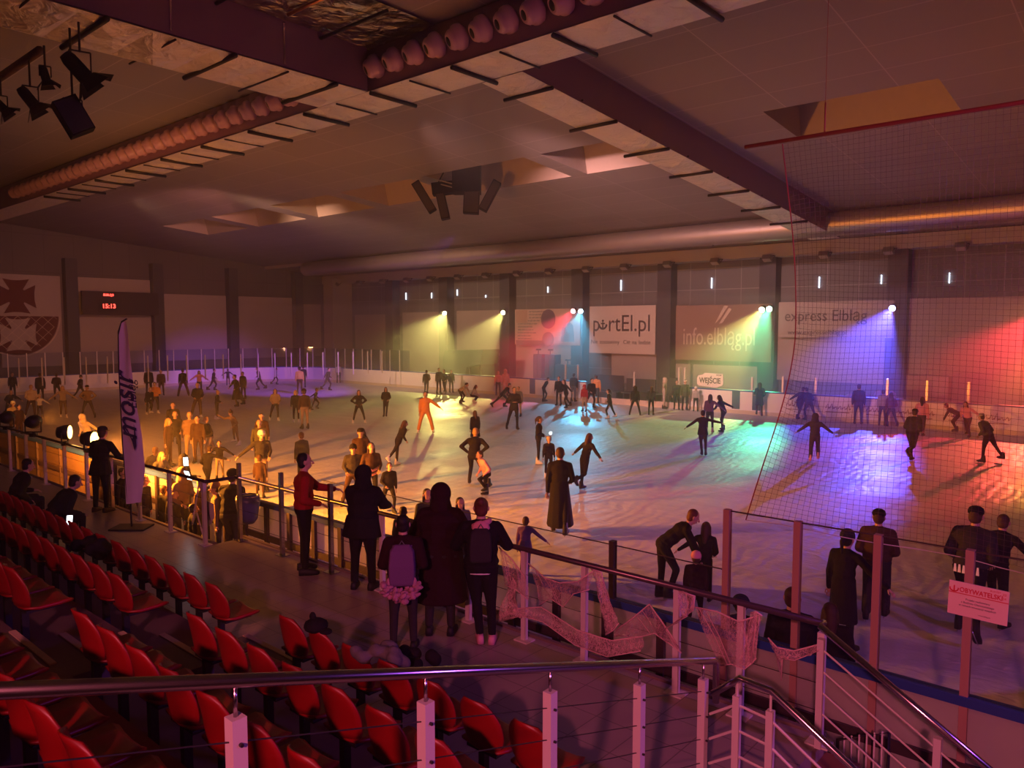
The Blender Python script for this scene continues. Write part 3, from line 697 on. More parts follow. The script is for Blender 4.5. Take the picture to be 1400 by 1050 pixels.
# ---------- walkway railing
def stainless(o, pts, r, nm='handrail', m=M_steel): return MB().tube(pts, r, 12).build(nm, m, o, True)
M_hand = mat('dark handrail', (.10, .07, .07), .3, .6)
RZ = WZ+1.1
o = empty('walkway_railing', (-30, 6.22, WZ), 0, 'dark metal railing along the left part of the walkway above the waiting crowd', 'railing')
MB().tube([(-16, 0, 1.1), (17.7, 0, 1.1), (17.72, .55, 1.1)], .03, 8).build('handrail', M_hand, o)
rp = None
for k in range(24):
    x = 17.62-1.28*k
    MB().box(x-.03, x+.03, -.03, .03, 0, 1.08).box(x-.1, x+.1, -.08, .08, 0, .015).build('post', M_post, o)
for z in (.3, .55, .8): MB().tube([(-16, 0, z), (17.6, 0, z)], .004, 4, False).build('wire', M_dark, o)
o = empty('walkway_railing', (XL, 6.75, WZ), 0, 'dark metal railing along the right part of the walkway hung with cobweb', 'railing')
LW = XR-XL
MB().tube([(0, 0, 1.1), (LW, 0, 1.1)], .032, 10).build('handrail', M_hand, o, True)
for px in (328, 385, 452, 522, 640, 717, 800, 928, 1017):
    x = onY(px, 700, 6.75).x-XL
    tall = .28 if px in (328, 385, 452) else 0
    MB().box(x-.03, x+.03, -.03, .03, 0, 1.08+tall).box(x-.1, x+.1, -.08, .08, 0, .015).build('post', M_steel if tall else M_post, o)
MB().box(LW-.03, LW+.03, -.03, .03, 0, 1.02).box(LW-.1, LW+.1, -.08, .08, 0, .015).build('post', M_post, o)
for z in (.3, .55, .8): MB().tube([(0, 0, z), (LW, 0, z)], .004, 4, False).build('wire', M_dark, o)
# stair rails going down to the right
o = empty('stair_railing', (XR, 6.68, WZ), 0, 'shiny stair rail running down from the end of the cobwebbed railing', 'railing')
stainless(o, [(0, .1, 1.1), (0, 0, 1.1), (1.9, 0, -.05)], .03)
for x in (.02, .95, 1.85): MB().box(x-.028, x+.028, -.028, .028, -.8*x/1.2 if x > .1 else 0, 1.0-x*.6).build('post', M_post, o)
for k in range(5): MB().tube([(.02, 0, .9-.19*k), (1.85, 0, .9-.19*k-1.12)], .009, 6).build('wire', M_post, o)
o = empty('stair_railing', (-2.62, 5.35, WZ-.06), 0, 'short shiny rail around the head of the stair beside the chrome handrail end', 'railing')
stainless(o, [(0, 0, .93), (.22, 0, 1.12), (.46, 0, 1.1), (2.2, 0, .02)], .026)
for x, zt in ((.2, 1.08), (.46, 1.05), (1.5, .4)): MB().tube([(x, 0, zt-.1), (x, 0, zt+.02)], .01).box(x-.026, x+.026, -.026, .026, 0 if x < .5 else -.8, zt-.1).build('post', M_post, o)
for k in range(5):
    z = .88-.2*k; MB().tube([(-.02, 0, z-.12), (.2, 0, z+.03), (.46, 0, z)], .011, 6).tube([(.46, 0, z), (2.1, 0, z-1.02)], .011, 6).build('wire', M_post, o)
# big handrail in the foreground
def rz_(Y): return 3.55-.316*(Y-.675)
o = empty('stand_railing', (XRAIL, 0, 0), 0, 'thick chrome handrail on pink posts crossing the foreground above the seats', 'railing')
stainless(o, [(0, -1.5, rz_(-1.5)), (0, 5.42, rz_(5.42)), (0, 5.47, rz_(5.47)-.03), (0, 5.47, rz_(5.47)-.34)], .027)
for Y in (-.5, .45, 1.43, 2.40, 3.36, 4.33, 5.25):
    n = max(0, math.floor((SY-.38-Y)/RUN)+1) if Y < SY-.38 else 0; fz = WZ+RISE*n; zt = rz_(Y)-.14
    MB().box(-.03, .03, Y-.03, Y+.03, fz, zt).build('post', M_post, o)
    MB().tube([(0, Y, zt), (0, Y, rz_(Y)-.02)], .009, 8).build('post_pin', M_steel, o, True)
    for k in range(1, 4): MB().tube([(-.045, Y, zt-.1*k*1.9+.09), (.045, Y, zt-.1*k*1.9+.09)], .008, 6).build('wire_clamp', M_dark, o)
for k in range(1, 5):
    d = .14+.1*k*1.9-.09; MB().tube([(0, -1.5, rz_(-1.5)-d), (0, 5.36, rz_(5.36)-d)], .0035, 5, False).build('wire', M_dark, o)
# barred gate leaning by the boards, low right
p = onY(1192, 1010, 7.55)
o = empty('barred_gate', (p.x-.05, 7.55, 0), .0, 'small barred metal gate leaning on the near boards under the stair rail', 'gate')
MB().tube([(-.26, 0, 0), (-.26, 0, .62), (.2, 0, .86), (.2, 0, 0)], .018, 8).tube([(-.26, 0, .12), (.2, 0, .12)], .012).build('frame', M_dark, o, True)
for k in range(6): x = -.2+.068*k; MB().tube([(x, 0, .12), (x, 0, .64+.52*(x+.26)), ], .009, 6).build('bar', M_post, o, True)

# ---------- flag on the walkway
fx = at(180, 722, WZ)
o = empty('feather_flag', fx, YAW, 'tall pale feather flag lettered MOSiR Elbląg standing on the walkway', 'flag')
MB().box(-.32, .32, -.22, .22, 0, .03).build('base_plate', M_black, o)
D = (Vector((fx.x, fx.y))).length; t = fx.x*VX+fx.y*VY; s = t/F
def fp(px, py): return ((px-180)*s, 0, (722-py)*s/1.0)
MB().tube([(0, 0, 0), (0, 0, .5), fp(176, 690), fp(172, 600), fp(171, 500), fp(172, 450), fp(177, 436), fp(184, 432)], .016, 8).build('pole', M_black, o, True)
mb = MB(); L1 = [(174, 688), (173.5, 640), (173, 590), (172, 540), (171.5, 490), (172.5, 455), (177, 438)]; L2 = [(194, 686), (200, 640), (197.5, 590), (192, 540), (189, 490), (187, 455), (184, 433)]
n = 6; G = []; G2 = []
for (ax, ay), (bx, by) in zip(L1, L2):
    G.append([mb.bm.verts.new(Vector(fp(ax+(bx-ax)*k/n, ay+(by-ay)*k/n))+Vector((0, -.012-.05*math.sin(k/n*PI*1.5+ay*.02)*(k/n), 0))) for k in range(n+1)])
    G2.append([mb.bm.verts.new(Vector(fp(ax+(bx-ax)*k/n, ay+(by-ay)*k/n))+Vector((0, -.004-.05*math.sin(k/n*PI*1.5+ay*.02)*(k/n), 0))) for k in range(n+1)])
for H_ in (G, G2):
    for a, b in zip(H_, H_[1:]):
        for k in range(n): mb._f([a[k], a[k+1], b[k+1], b[k]])
mb.build('flag_cloth', mat('flag cloth', (.85, .72, .76), .8, trans=.12), o, True)
Rt = Matrix.Rotation(math.radians(-90), 4, 'Z')
def FT(px, py): v = Vector(fp(px, py)); v.y = -.075; return Matrix.Translation(v) @ Euler(WB).to_matrix().to_4x4() @ Matrix.Rotation(math.radians(92), 4, 'Z')
fl_i = mat('flag print', (.04, .03, .08), .8)
text('lettering', 'mosir', .52, FT(181, 553), fl_i, o, ext=.001, shear=.4, sx=1.0, bold=.004)
text('small_lettering', 'Elbląg', .22, FT(190.5, 535), fl_i, o, ext=.001, shear=.3)
MB().poly([Vector(fp(*q))+Vector((0, -.076, 0)) for q in ((177, 578), (183, 588), (188, 600), (191, 613), (193.5, 606), (193, 590), (191, 575), (191, 590), (188, 596), (182, 583))], (0, .002, 0)).build('swoosh', fl_i, o)

# ---------- flood lamps on the boards, left
M_amb = mat('amber lamp lens', (1, .7, .3), .3, emit=(1, .52, .12), estr=9)
def flood(px, py, face, lit, lab):
    p = onY(px, py, 6.22); o = empty('flood_lamp', p, face, lab, 'lamp')
    M = Euler((PI/2, 0, 0)).to_matrix()
    MB().lathe([(.04, -.16), (.12, -.14), (.16, -.02), (.17, .10), (.15, .11)], (0, 0, 0), M, 18).build('housing', M_black, o, True)
    MB().lathe([(.01, .10), (.15, .105), (.145, .12), (.01, .13)], (0, 0, 0), M, 18).build('lens', M_amb if lit else M_black, o, True)
    MB().bar((-.19, 0, 0), (-.19, 0, -.24), .025).bar((.19, 0, 0), (.19, 0, -.24), .025).bar((-.19, 0, -.24), (.19, 0, -.24), .03).build('yoke', M_dark, o)
    MB().tube([(0, 0, -.24), (0, 0, RZ+.02-p.z)], .03, 8).box(-.08, .08, -.05, .05, RZ-.04-p.z, RZ+.05-p.z).build('clamp', M_dark, o)
    return p
FL = [flood(122, 600, 0, True, 'lit amber flood lamp clamped on the rail, nearest to the person in the cap'), flood(88, 591, 0, True, 'lit amber flood lamp clamped on the rail, left of the nearest one'),
      flood(45, 577, 0, False, 'black box lamp seen from behind at the left end of the lamp row'), flood(9, 571, 0, False, 'black flood lamp seen from behind at the left photo edge')]
lamps = [x for x in C.objects if x.name.startswith('flood_lamp')]
for o, a in zip(lamps, (2.25, 2.5, -2.4, -2.5)): o.rotation_euler.z = a
# ---------- people
COL = {'black': (.012, .011, .013), 'char': (.03, .028, .03), 'grey': (.12, .12, .13), 'navy': (.02, .025, .06), 'brown': (.055, .03, .02), 'tan': (.20, .13, .08), 'beige': (.30, .23, .17),
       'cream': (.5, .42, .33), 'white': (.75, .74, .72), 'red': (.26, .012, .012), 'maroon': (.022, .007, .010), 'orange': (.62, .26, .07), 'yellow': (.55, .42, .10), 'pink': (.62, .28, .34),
       'purple': (.14, .07, .18), 'jeans': (.07, .09, .15), 'olive': (.07, .07, .04), 'lgrey': (.36, .35, .36), 'hbrown': (.05, .025, .015), 'hblond': (.38, .24, .10), 'hblack': (.01, .008, .008), 'hred': (.10, .03, .02)}
def cm(c, k='cloth'): return mat('%s %s' % (c, k), COL[c], .9 if k == 'cloth' else .6, spec=.12 if k == 'cloth' else .3, sheen=.0, bump=.3 if k == 'cloth' else .2, bscale=45 if k == 'cloth' else 90)
SK_ = [mat('skin light', (.50, .30, .22), .55), mat('skin fair', (.58, .38, .29), .55)]
M_eye = mat('eye dark', (.02, .015, .015), .3); M_lip = mat('lip', (.35, .12, .1), .5); M_blade = mat('skate blade', (.6, .6, .62), .25, 1)
V = Vector
def n_(v): return V(v).normalized()
# limb tables: (thigh, shin) and (upper arm, forearm); x = outward, y = forward, z = up
LEGS = {'st': ((.07, .02, -1), (.03, -.04, -1)), 'wide': ((.32, .06, -1), (.22, -.1, -1)), 'fwd': ((.08, .55, -1), (.03, -.3, -1)), 'back': ((.10, -.45, -1), (.06, -.75, -.9)),
        'push': ((.55, -.25, -1), (.5, -.4, -1)), 'knee': ((.12, .85, -1), (.05, -.55, -1)), 'lift': ((.08, -.2, -1), (.05, -1.2, -.45)), 'sq': ((.25, 1, -.25), (.05, -.75, -1)), 'sit': ((.15, 1, -.02), (.05, -.05, -1)),
        'cr': ((-.08, .1, -1), (-.10, -.1, -1)), 'longback': ((.25, -.8, -.9), (.2, -.9, -.8))}
ARMS = {'dn': ((.18, .02, -1), (.05, .15, -1)), 'bent': ((.28, -.1, -1), (-.35, 1, -.35)), 'pock': ((.42, -.2, -1), (-.6, .5, -.55)), 'out': ((.95, .1, -.75), (.95, .2, -.7)), 'wide': ((1, .05, -.25), (1, .15, -.2)),
        'fwd': ((.2, .8, -.7), (.0, 1, -.2)), 'rail': ((.5, .45, -.85), (-.25, 1, -.05)), 'phone': ((.2, .25, -1), (-.35, 1, .35)), 'back': ((.3, -.7, -.8), (.2, -.8, -.8)), 'up': ((.3, .9, .1), (.1, .6, .9)),
        'fold': ((.3, .15, -1), (-1, .5, .1)), 'face': ((.25, .6, -.8), (-.5, .35, 1)), 'drop': ((.1, .5, -1), (.0, .4, -1)), 'hip': ((.75, -.2, -.8), (-.75, .35, -.55))}
POSE = {'stand': (3, 'st', 'st', 'dn', 'dn'), 'pockets': (4, 'st', 'wide', 'pock', 'pock'), 'glide': (12, 'fwd', 'back', 'bent', 'out'), 'stride': (22, 'knee', 'push', 'bent', 'back'), 'armsout': (8, 'st', 'fwd', 'out', 'out'),
        'wide': (6, 'wide', 'wide', 'dn', 'dn'), 'bend': (62, 'knee', 'fwd', 'drop', 'drop'), 'squat': (30, 'sq', 'sq', 'fwd', 'fwd'), 'rail': (24, 'st', 'st', 'rail', 'rail'), 'walk': (8, 'fwd', 'back', 'dn', 'bent'),
        'hands': (6, 'st', 'wide', 'bent', 'bent'), 'phone': (8, 'st', 'st', 'phone', 'bent'), 'lean': (30, 'fwd', 'back', 'out', 'bent'), 'fold': (2, 'st', 'wide', 'fold', 'fold'), 'sit': (25, 'sit', 'sit', 'phone', 'bent'),
        'hip': (5, 'wide', 'wide', 'hip', 'hip'), 'race': (45, 'knee', 'longback', 'bent', 'back'), 'one': (14, 'st', 'lift', 'out', 'bent'), 'hold': (10, 'fwd', 'st', 'fwd', 'bent'), 'cross': (6, 'cr', 'st', 'out', 'out')}
JOBS = []
def capsule(mb, p0, p1, r0, r1, n=8):
    p0, p1 = V(p0), V(p1); d = (p1-p0); L = d.length; d = d/L if L > 1e-6 else V((0, 0, 1))
    pts = [p0-d*r0*.85, p0-d*r0*.5, p0, p0.lerp(p1, .5), p1, p1+d*r1*.5, p1+d*r1*.85]
    mb.tube(pts, [r0*.5, r0*.86, r0, (r0+r1)/2, r1, r1*.86, r1*.5], n)
def person(p, H, face, pose, top, legs, shoe, hair, label, near=False, hat=None, coat=None, skin=0, pants='slim', over=None, turn=0, fat=1.0, look=0, hood=None, hooda='', grp=None, hc=None, skate=True, vis=True, seatz=None, mir=False, kid=False):
    """p ground point, face: 0 looks at the camera, 90 to image right, 180 away"""
    fat *= 1.10; s = H/1.74; lean, lg, rg, la, ra = POSE[pose]
    if over: lean, lg, rg, la, ra = [b if b is not None else a for a, b in zip((lean, lg, rg, la, ra), over)]
    if mir: lg, rg, la, ra = rg, lg, ra, la
    toc = math.atan2(-p.y, -p.x)            # direction to the camera
    rz = toc+math.radians(face)-PI/2         # local +y looks that way
    root = empty('person', p, rz, label, 'person', grp)
    hs = 1.12 if kid else 1.0                # children: bigger heads
    T = Euler((-math.radians(lean), 0, math.radians(turn))).to_matrix()
    hip = V((0, 0, 0)); nb_ = hip+T @ V((0, 0, .505*s)); headb = nb_+Euler((-math.radians(lean*.55), 0, 0)).to_matrix() @ V((0, .01*s, .070*s))
    Hm = Euler((-math.radians(min(lean*.5, 25)+look), 0, math.radians(turn*.6))).to_matrix()
    hd = headb+Hm @ V((0, .015*s, .105*s))
    J = {}
    for sd, nm, l, a in ((-1, 'l', lg, la), (1, 'r', rg, ra)):
        th, shn = [n_((v[0]*sd, v[1], v[2])) for v in LEGS[l]]
        h0 = hip+V((sd*.088*s, 0, -.02*s)); k = h0+th*.43*s; an = k+shn*.41*s
        J[nm+'leg'] = (h0, k, an, n_((sd*.12, 1, -.0) if l != 'lift' and l != 'longback' else (sd*.12, .6, -.8)))
        ua, fa = [T @ n_((v[0]*sd, v[1], v[2])) for v in ARMS[a]]
        if lean > 40: ua, fa = [n_((v[0]*sd, v[1], v[2])) for v in ARMS[a]]
        sh = nb_+T @ V((sd*.18*s, 0, -.055*s)); el = sh+ua*.285*s; wr = el+fa*.25*s
        J[nm+'arm'] = (sh, el, wr, fa)
    low = min(J['lleg'][2].z, J['rleg'][2].z); off = V((0, 0, -low+(.11 if skate else .085)*s))
    if seatz is not None: off = V((0, 0, seatz))
    hd = hd+off; nb_ = nb_+off; headb = headb+off; hip = hip+off
    for k in J: a = J[k]; J[k] = (a[0]+off, a[1]+off, a[2]+off, a[3])
    tt = hip+T @ V((0, 0, .0)); 
    # ---- body: one skin surface, with fingers and face details
    mb = MB(); Q = lambda z, y=0, x=0: hip+T @ V((x*s, y*s, z*s))
    mb.ell(Q(.02), T, (.145*s, .10*s, .12*s)); mb.ell(Q(.20), T, (.125*s, .09*s, .2*s)); mb.ell(Q(.36), T, (.15*s, .10*s, .16*s)); capsule(mb, J['larm'][0], J['rarm'][0], .05*s, .05*s); [capsule(mb, nb_, J[q+'arm'][0], .05*s, .05*s) for q in 'lr']
    capsule(mb, nb_, headb+Hm @ V((0, 0, .02*s)), .062*s, .056*s)
    hr = s*hs*(.98+.08/s)
    mb.ell(hd+Hm @ V((0, -.01, .02))*hr, Hm, (.076*hr, .092*hr, .098*hr), 14, 9); mb.ell(hd+Hm @ V((0, .025, -.045))*hr, Hm, (.056*hr, .062*hr, .068*hr), 12, 7)
    for nm in 'lr':
        a, b, c, d = J[nm+'leg']; capsule(mb, a, b, .075*s, .052*s); capsule(mb, b, c, .05*s, .036*s); capsule(mb, c+V((0, 0, -.03*s)), c+V((d.x*.13, d.y*.13, -.045))*s, .035*s, .03*s)
        a, b, c, d = J[nm+'arm']; capsule(mb, a, b, .046*s, .036*s); capsule(mb, b, c, .036*s, .026*s); mb.ell(c+d*.05*s, Euler((0, 0, 0)).to_matrix() @ d.to_track_quat('Z', 'Y').to_matrix(), (.036*s, .02*s, .055*s), 8, 5)
    dist = p.xy.length
    vox = .012 if near else (.016 if dist < 16 else (.02 if dist < 26 else .024))
    body = mb.build('body', [SK_[skin], M_eye, M_lip], root, True)
    det = MB()
    det.mi = 0
    det.tube([hd+Hm @ V((0, .078, .012))*hr, hd+Hm @ V((0, .098, -.012))*hr, hd+Hm @ V((0, .112, -.03))*hr, hd+Hm @ V((0, .088, -.038))*hr], [.008*hr, .012*hr, .016*hr, .01*hr], 6)
    for sd in (-1, 1):
        det.mi = 0; det.ell(hd+Hm @ V((sd*.079, -.008, -.005))*hr, Hm, (.012*hr, .022*hr, .032*hr), 8, 5)
        det.mi = 1; det.ell(hd+Hm @ V((sd*.031, .076, .012))*hr, Hm, (.014*hr, .008*hr, .008*hr), 8, 5); det.ell(hd+Hm @ V((sd*.032, .08, .034))*hr, Hm, (.02*hr, .006*hr, .004*hr), 8, 4)
    det.mi = 2; det.ell(hd+Hm @ V((0, .085, -.066))*hr, Hm, (.024*hr, .007*hr, .008*hr), 8, 5)
    det.mi = 0
    for nm, sd in (('l', -1), ('r', 1)):
        c, d = J[nm+'arm'][2], J[nm+'arm'][3]; q = d.to_track_quat('Z', 'Y').to_matrix(); grip = .6 if la in ('rail', 'phone', 'bent', 'fwd') else .3
        for i, (x, L) in enumerate(((-.026, .062), (-.009, .072), (.009, .068), (.025, .054))):
            b0 = c+q @ V((x, 0, .085))*s; b1 = b0+q @ V((x*.3, -.3*grip*L, .5*L))*s; b2 = b1+q @ V((0, -L*.45*grip*1.5, .42*L))*s
            det.tube([b0, b1, b2], [.0095*s, .0085*s, .0065*s], 5)
        b0 = c+q @ V((-sd*.024, 0, .03))*s; b1 = b0+q @ V((-sd*.028, -.012, .026))*s; det.tube([b0, b1, b1+q @ V((-sd*.004, -.014, .03))*s], [.012*s, .0105*s, .008*s], 5)
    dm_ = bpy.data.meshes.new('detail'); bmesh.ops.recalc_face_normals(det.bm, faces=det.bm.faces); det.bm.to_mesh(dm_); det.bm.free()
    JOBS.append((body, vox, 3, dm_))
    # ---- trousers
    if legs:
        wd = {'slim': 1.18, 'wide': 1.75, 'reg': 1.4}[pants]
        mb = MB(); mb.ell(Q(.0), T, (.158*s*fat, .115*s*fat, .12*s)); mb.ell(Q(.08), T, (.145*s, .105*s, .09*s))
        for nm in 'lr':
            a, b, c, d = J[nm+'leg']; capsule(mb, a, b, .088*s*fat, .058*s*(wd*.5+.5)); capsule(mb, b, c+(b-c)*.12, .057*s*(wd*.5+.5), .042*s*wd)
        t = mb.build('trousers', cm(legs), root, True); JOBS.append((t, vox, 3, None))
    # ---- jacket / coat
    if top:
        f = fat
        mb = MB(); mb.ell(Q(.06), T, (.160*s*f, .12*s*f, .14*s)); mb.ell(Q(.20), T, (.152*s*f, .118*s*f, .2*s)); mb.ell(Q(.37), T, (.172*s*f, .122*s*f, .16*s)); capsule(mb, J['larm'][0].lerp(J['rarm'][0], .1), J['rarm'][0].lerp(J['larm'][0], .1), .066*s*f, .066*s*f); [capsule(mb, nb_+T @ V((0, -.01, .0))*s, J[q+'arm'][0], .062*s, .055*s*f) for q in 'lr']
        capsule(mb, nb_+(V((0, 0, -.03))*s), nb_+(V((0, 0, .015))*s), .08*s, .066*s)
        for nm in 'lr':
            a, b, c, d = J[nm+'arm']; capsule(mb, a, b, .062*s*f, .053*s*f); capsule(mb, b, c+(b-c)*.02, .053*s*f, .04*s*(f*.5+.5))
        if coat:
            Lc = {'hip': .16, 'long': .52, 'knee': .40, 'gown': .74, 'cape': .45}[coat]*s
            kn = (J['lleg'][1]+J['rleg'][1])/2; dr = (kn-hip).normalized() if lean < 40 else V((0, 0, -1)); w0 = .155*s*f; n = 12; R = []
            for i in range(7):
                u = i/6; c = hip+T @ V((0, 0, .12*s*(1-u)))+dr*Lc*u; sp = abs(J['lleg'][1].y-J['rleg'][1].y)*.35*u
                w = w0*(1+u*(.28 if coat != 'gown' else .6)+ (.25*u if coat == 'cape' else 0)); R.append(mb.ring(c, V((w, 0, 0)), V((0, w*.78+sp, 0)), n))
            mb.skin(R)
        j = mb.build('coat' if coat else 'jacket', cm(top), root, True); JOBS.append((j, vox, 3, None))
    # ---- skates or shoes
    for nm, sd in (('l', -1), ('r', 1)):
        a, b, c, d = J[nm+'leg']; dz = n_(d); up = n_(b-c) if (d.z < -.3) else V((0, 0, 1)); sx = dz.cross(up).normalized(); up = sx.cross(dz)
        B = Matrix((sx, dz, up)).transposed(); mb = MB()
        zz = -.055 if skate else -.05
        R = []
        for y, w, h0, h1 in ((-.085, .022, 0, .09), (-.07, .036, -.0, .2 if skate else .09), (-.02, .040, 0, .22 if skate else .1), (.03, .042, 0, .2 if skate else .085), (.06, .044, 0, .085), (.12, .046, 0, .065), (.165, .038, .0, .05), (.185, .02, .01, .035)):
            R.append([mb.bm.verts.new(c+B @ V((x, y, zz-.01+z))*s*1.06) for x, z in ((-w, h0), (w, h0), (w*1.02, (h0+h1)/2), (w*.75, h1), (-w*.75, h1), (-w*1.02, (h0+h1)/2))])
        mb.skin(R)
        if skate: mb.mi = 1; P_ = [c+B @ V((x, y, z))*s for x, y, z in ((-.004, -.09, zz-.045), (.004, -.09, zz-.045), (.004, .16, zz-.045), (-.004, .16, zz-.045))]; Pt = [q+B @ V((0, 0, .04))*s for q in P_]; mb.skin([[mb.bm.verts.new(q) for q in P_], [mb.bm.verts.new(q) for q in Pt]])
        mb.build('skate' if skate else 'shoe', [cm(shoe, 'leather'), M_blade], root, True)
    # ---- hair, hats, hoods
    hcol = cm(hc or 'hbrown', 'hair'); E = lambda x, y, z: hd+Hm @ V((x, y, z))*hr
    if hair and not (hood):
        mb = MB(); mb.ell(E(0, -.026, .038), Hm, (.083*hr, .092*hr, .086*hr), 12, 8); mb.ell(E(0, -.042, -.02), Hm, (.079*hr, .062*hr, .078*hr), 12, 8)
        if hair == 'long':
            capsule(mb, E(0, -.06, .02), E(0, -.09, -.10), .075*hr, .07*hr); capsule(mb, E(0, -.09, -.1), E(0, -.12, -.24) if lean < 40 else E(0, 0, -.2), .075*hr, .045*hr)
            for sd in (-1, 1): capsule(mb, E(sd*.068, -.02, .02), E(sd*.085, -.01, -.17), .028*hr, .022*hr)
        elif hair == 'pony': capsule(mb, E(0, -.10, .06), E(0, -.15, -.02), .03*hr, .034*hr); capsule(mb, E(0, -.15, -.02), E(0, -.14, -.18), .033*hr, .015*hr)
        elif hair == 'bun': mb.ell(E(0, -.11, .08), Hm, (.045*hr, .045*hr, .045*hr))
        h = mb.build('hair', hcol, root, True); JOBS.append((h, min(vox, .016), 2, None))
    if hood:
        mb = MB(); mb.ell(E(0, -.035, .028), Hm, (.118*hr, .122*hr, .128*hr), 14, 9); capsule(mb, E(0, -.045, -.03), E(0, -.03, -.13), .105*hr, .13*hr)
        h = mb.build('hood', cm(hood), root, True); JOBS.append((h, min(vox, .018), 3, None))
        if hooda == 'ears':
            mb = MB()
            for sd in (-1, 1): mb.ell(E(sd*.07, -.03, .14), Hm, (.028*hr, .02*hr, .04*hr))
            mb.build('hood_ear', cm(hood), root, True)
    if hat:
        kind, hcl = hat; mb = MB()
        if kind == 'beanie': mb.lathe([(.094*hr, -.005*hr), (.1*hr, .02*hr), (.096*hr, .06*hr), (.075*hr, .105*hr), (.03*hr, .128*hr), (.004, .13*hr)], E(0, -.018, .02), Hm, 14); nm = 'beanie'
        elif kind == 'cap':
            mb.lathe([(.09*hr, 0), (.094*hr, .03*hr), (.082*hr, .07*hr), (.045*hr, .095*hr), (.004, .1*hr)], E(0, -.02, .035), Hm, 14)
            mb.poly([E(x, y, .045-.1*(y-.06)) for x, y in ((-.07, .05), (-.05, .12), (0, .145), (.05, .12), (.07, .05))], Hm @ V((0, 0, .008))); nm = 'cap'
        elif kind == 'helmet': mb.ell(E(0, -.02, .04), Hm, (.11*hr, .125*hr, .10*hr), 16, 10); nm = 'helmet'
        elif kind == 'band': mb.lathe([(.096*hr, -.005*hr), (.1*hr, .02*hr), (.096*hr, .045*hr)], E(0, -.018, .03), Hm, 14); nm = 'headband'
        elif kind == 'brim':
            mb.lathe([(.15*hr, 0), (.152*hr, .008), (.092*hr, .015*hr), (.09*hr, .06*hr), (.07*hr, .09*hr), (.004, .095*hr)], E(0, -.015, .04), Hm, 16); nm = 'brimmed_hat'
        elif kind == 'pompom': mb.lathe([(.096*hr, -.005*hr), (.1*hr, .03*hr), (.08*hr, .1*hr), (.02*hr, .13*hr)], E(0, -.018, .02), Hm, 14); mb.ell(E(0, -.02, .17), Hm, (.035*hr,)*3); nm = 'beanie'
        mb.build(nm, cm(hcl), root, True)
    root['_q'] = 0; del root['_q']
    return root, dict(Q=Q, T=T, E=E, J=J, s=s, hd=hd, hip=hip, nb=nb_)
def bake_people():
    for o, vox, it, _ in JOBS:
        m = o.modifiers.new('r', 'REMESH'); m.mode = 'VOXEL'; m.voxel_size = vox; m.use_smooth_shade = True
        m = o.modifiers.new('s', 'SMOOTH'); m.factor = .5; m.iterations = it
    bpy.context.view_layer.update(); dg = bpy.context.evaluated_depsgraph_get()
    for o, vox, it, det in JOBS:
        old = o.data; mats = list(old.materials); me = bpy.data.meshes.new_from_object(o.evaluated_get(dg))
        if det is not None:
            bm = bmesh.new(); bm.from_mesh(me)
            for f in bm.faces: f.material_index = 0
            bm.from_mesh(det); bm.to_mesh(me); bm.free()
        me.materials.clear()
        for m in mats: me.materials.append(m)
        for p in me.polygons: p.use_smooth = True
        o['_m'] = 1; del o['_m']; JR.append((o, me))
    for o, me in JR: o.modifiers.clear(); o.data = me; me.name = o.name
JR = []
def D(**k): return k
def keep_in(b):
    "stay on the ice: inside the rounded boards less an arm's width"
    b = b.copy(); x0, x1, y0, y1, r = RK[0]+.55, RK[1]-.5, RK[2]+.3, RK[3]-.5, 7.2
    for _ in range(400):
        qx = min(max(b.x, x0+r), x1-r); qy = min(b.y, y1-r); dx, dy = b.x-qx, b.y-qy
        if (dx*dx+dy*dy)**.5 < r or (b.y < 20 and b.x > x0): return b
        b.x *= .997; b.y *= .997
    return b
def place(rows, z, near=False, skate=True, grp=None):
    for px, yf, hh, face, pose, top, legs, shoe, hair, label, o in rows:
        o = dict(o); p = at(px, yf, z); H = hh if hh < 10 else height_at(p, px, hh)
        H = max(.95, min(2.0, H)); base = V((p.x, p.y, z)); base = keep_in(base) if z == 0 else base
        person(base, H, face, pose, top, legs, shoe, hair, label, near=near, skate=o.pop('skate', skate), grp=o.pop('grp', grp), **o)
I = []
a = I.append
# far end, along the boards (left)
a((18, 546, 1.7, 20, 'stand', 'char', 'black', 'black', 'short', 'dark dressed skater by the far end boards, leftmost in the photo', D()))
a((56, 549, 1.75, 180, 'stand', 'black', 'black', 'black', 'short', 'broad skater in a black coat by the far end boards', D(coat='hip', fat=1.15)))
a((78, 547, 1.68, 160, 'hands', 'maroon', 'black', 'black', 'short', 'skater in a dark reddish jacket by the far end boards', D(fat=1.1)))
a((110, 546, 1.6, 60, 'walk', 'black', 'black', 'black', 'short', 'slim black clad skater by the far end boards left of the flag', D(hat=('beanie', 'black'))))
a((44, 573, 1.72, 10, 'hands', 'cream', 'brown', 'white', 'short', 'skater in a cream sweatshirt holding a small child in front', D(hc='hblond')))
a((55, 572, 1.2, 0, 'armsout', 'white', 'char', 'black', 'short', 'small child in a striped white top held by the adult in cream', D(kid=True, hc='hblond', hat=('beanie', 'cream'))))
a((87, 572, 1.65, 5, 'armsout', 'beige', 'brown', 'white', 'long', 'skater in a beige top with both arms held out, left of the flag', D(hc='hblond')))
a((121, 572, 1.7, -10, 'hip', 'tan', 'char', 'black', 'short', 'skater in tan jacket with hands on hips near the flag', D(hat=('cap', 'black'))))
a((20, 600, 1.55, 0, 'stand', 'cream', 'brown', 'black', 'short', 'skater in a white hat behind the lamps at the left edge', D(hat=('beanie', 'white'))))
a((27, 604, 1.5, 40, 'stand', 'brown', 'brown', 'black', 'short', 'short skater in brown behind the black box lamp', D()))
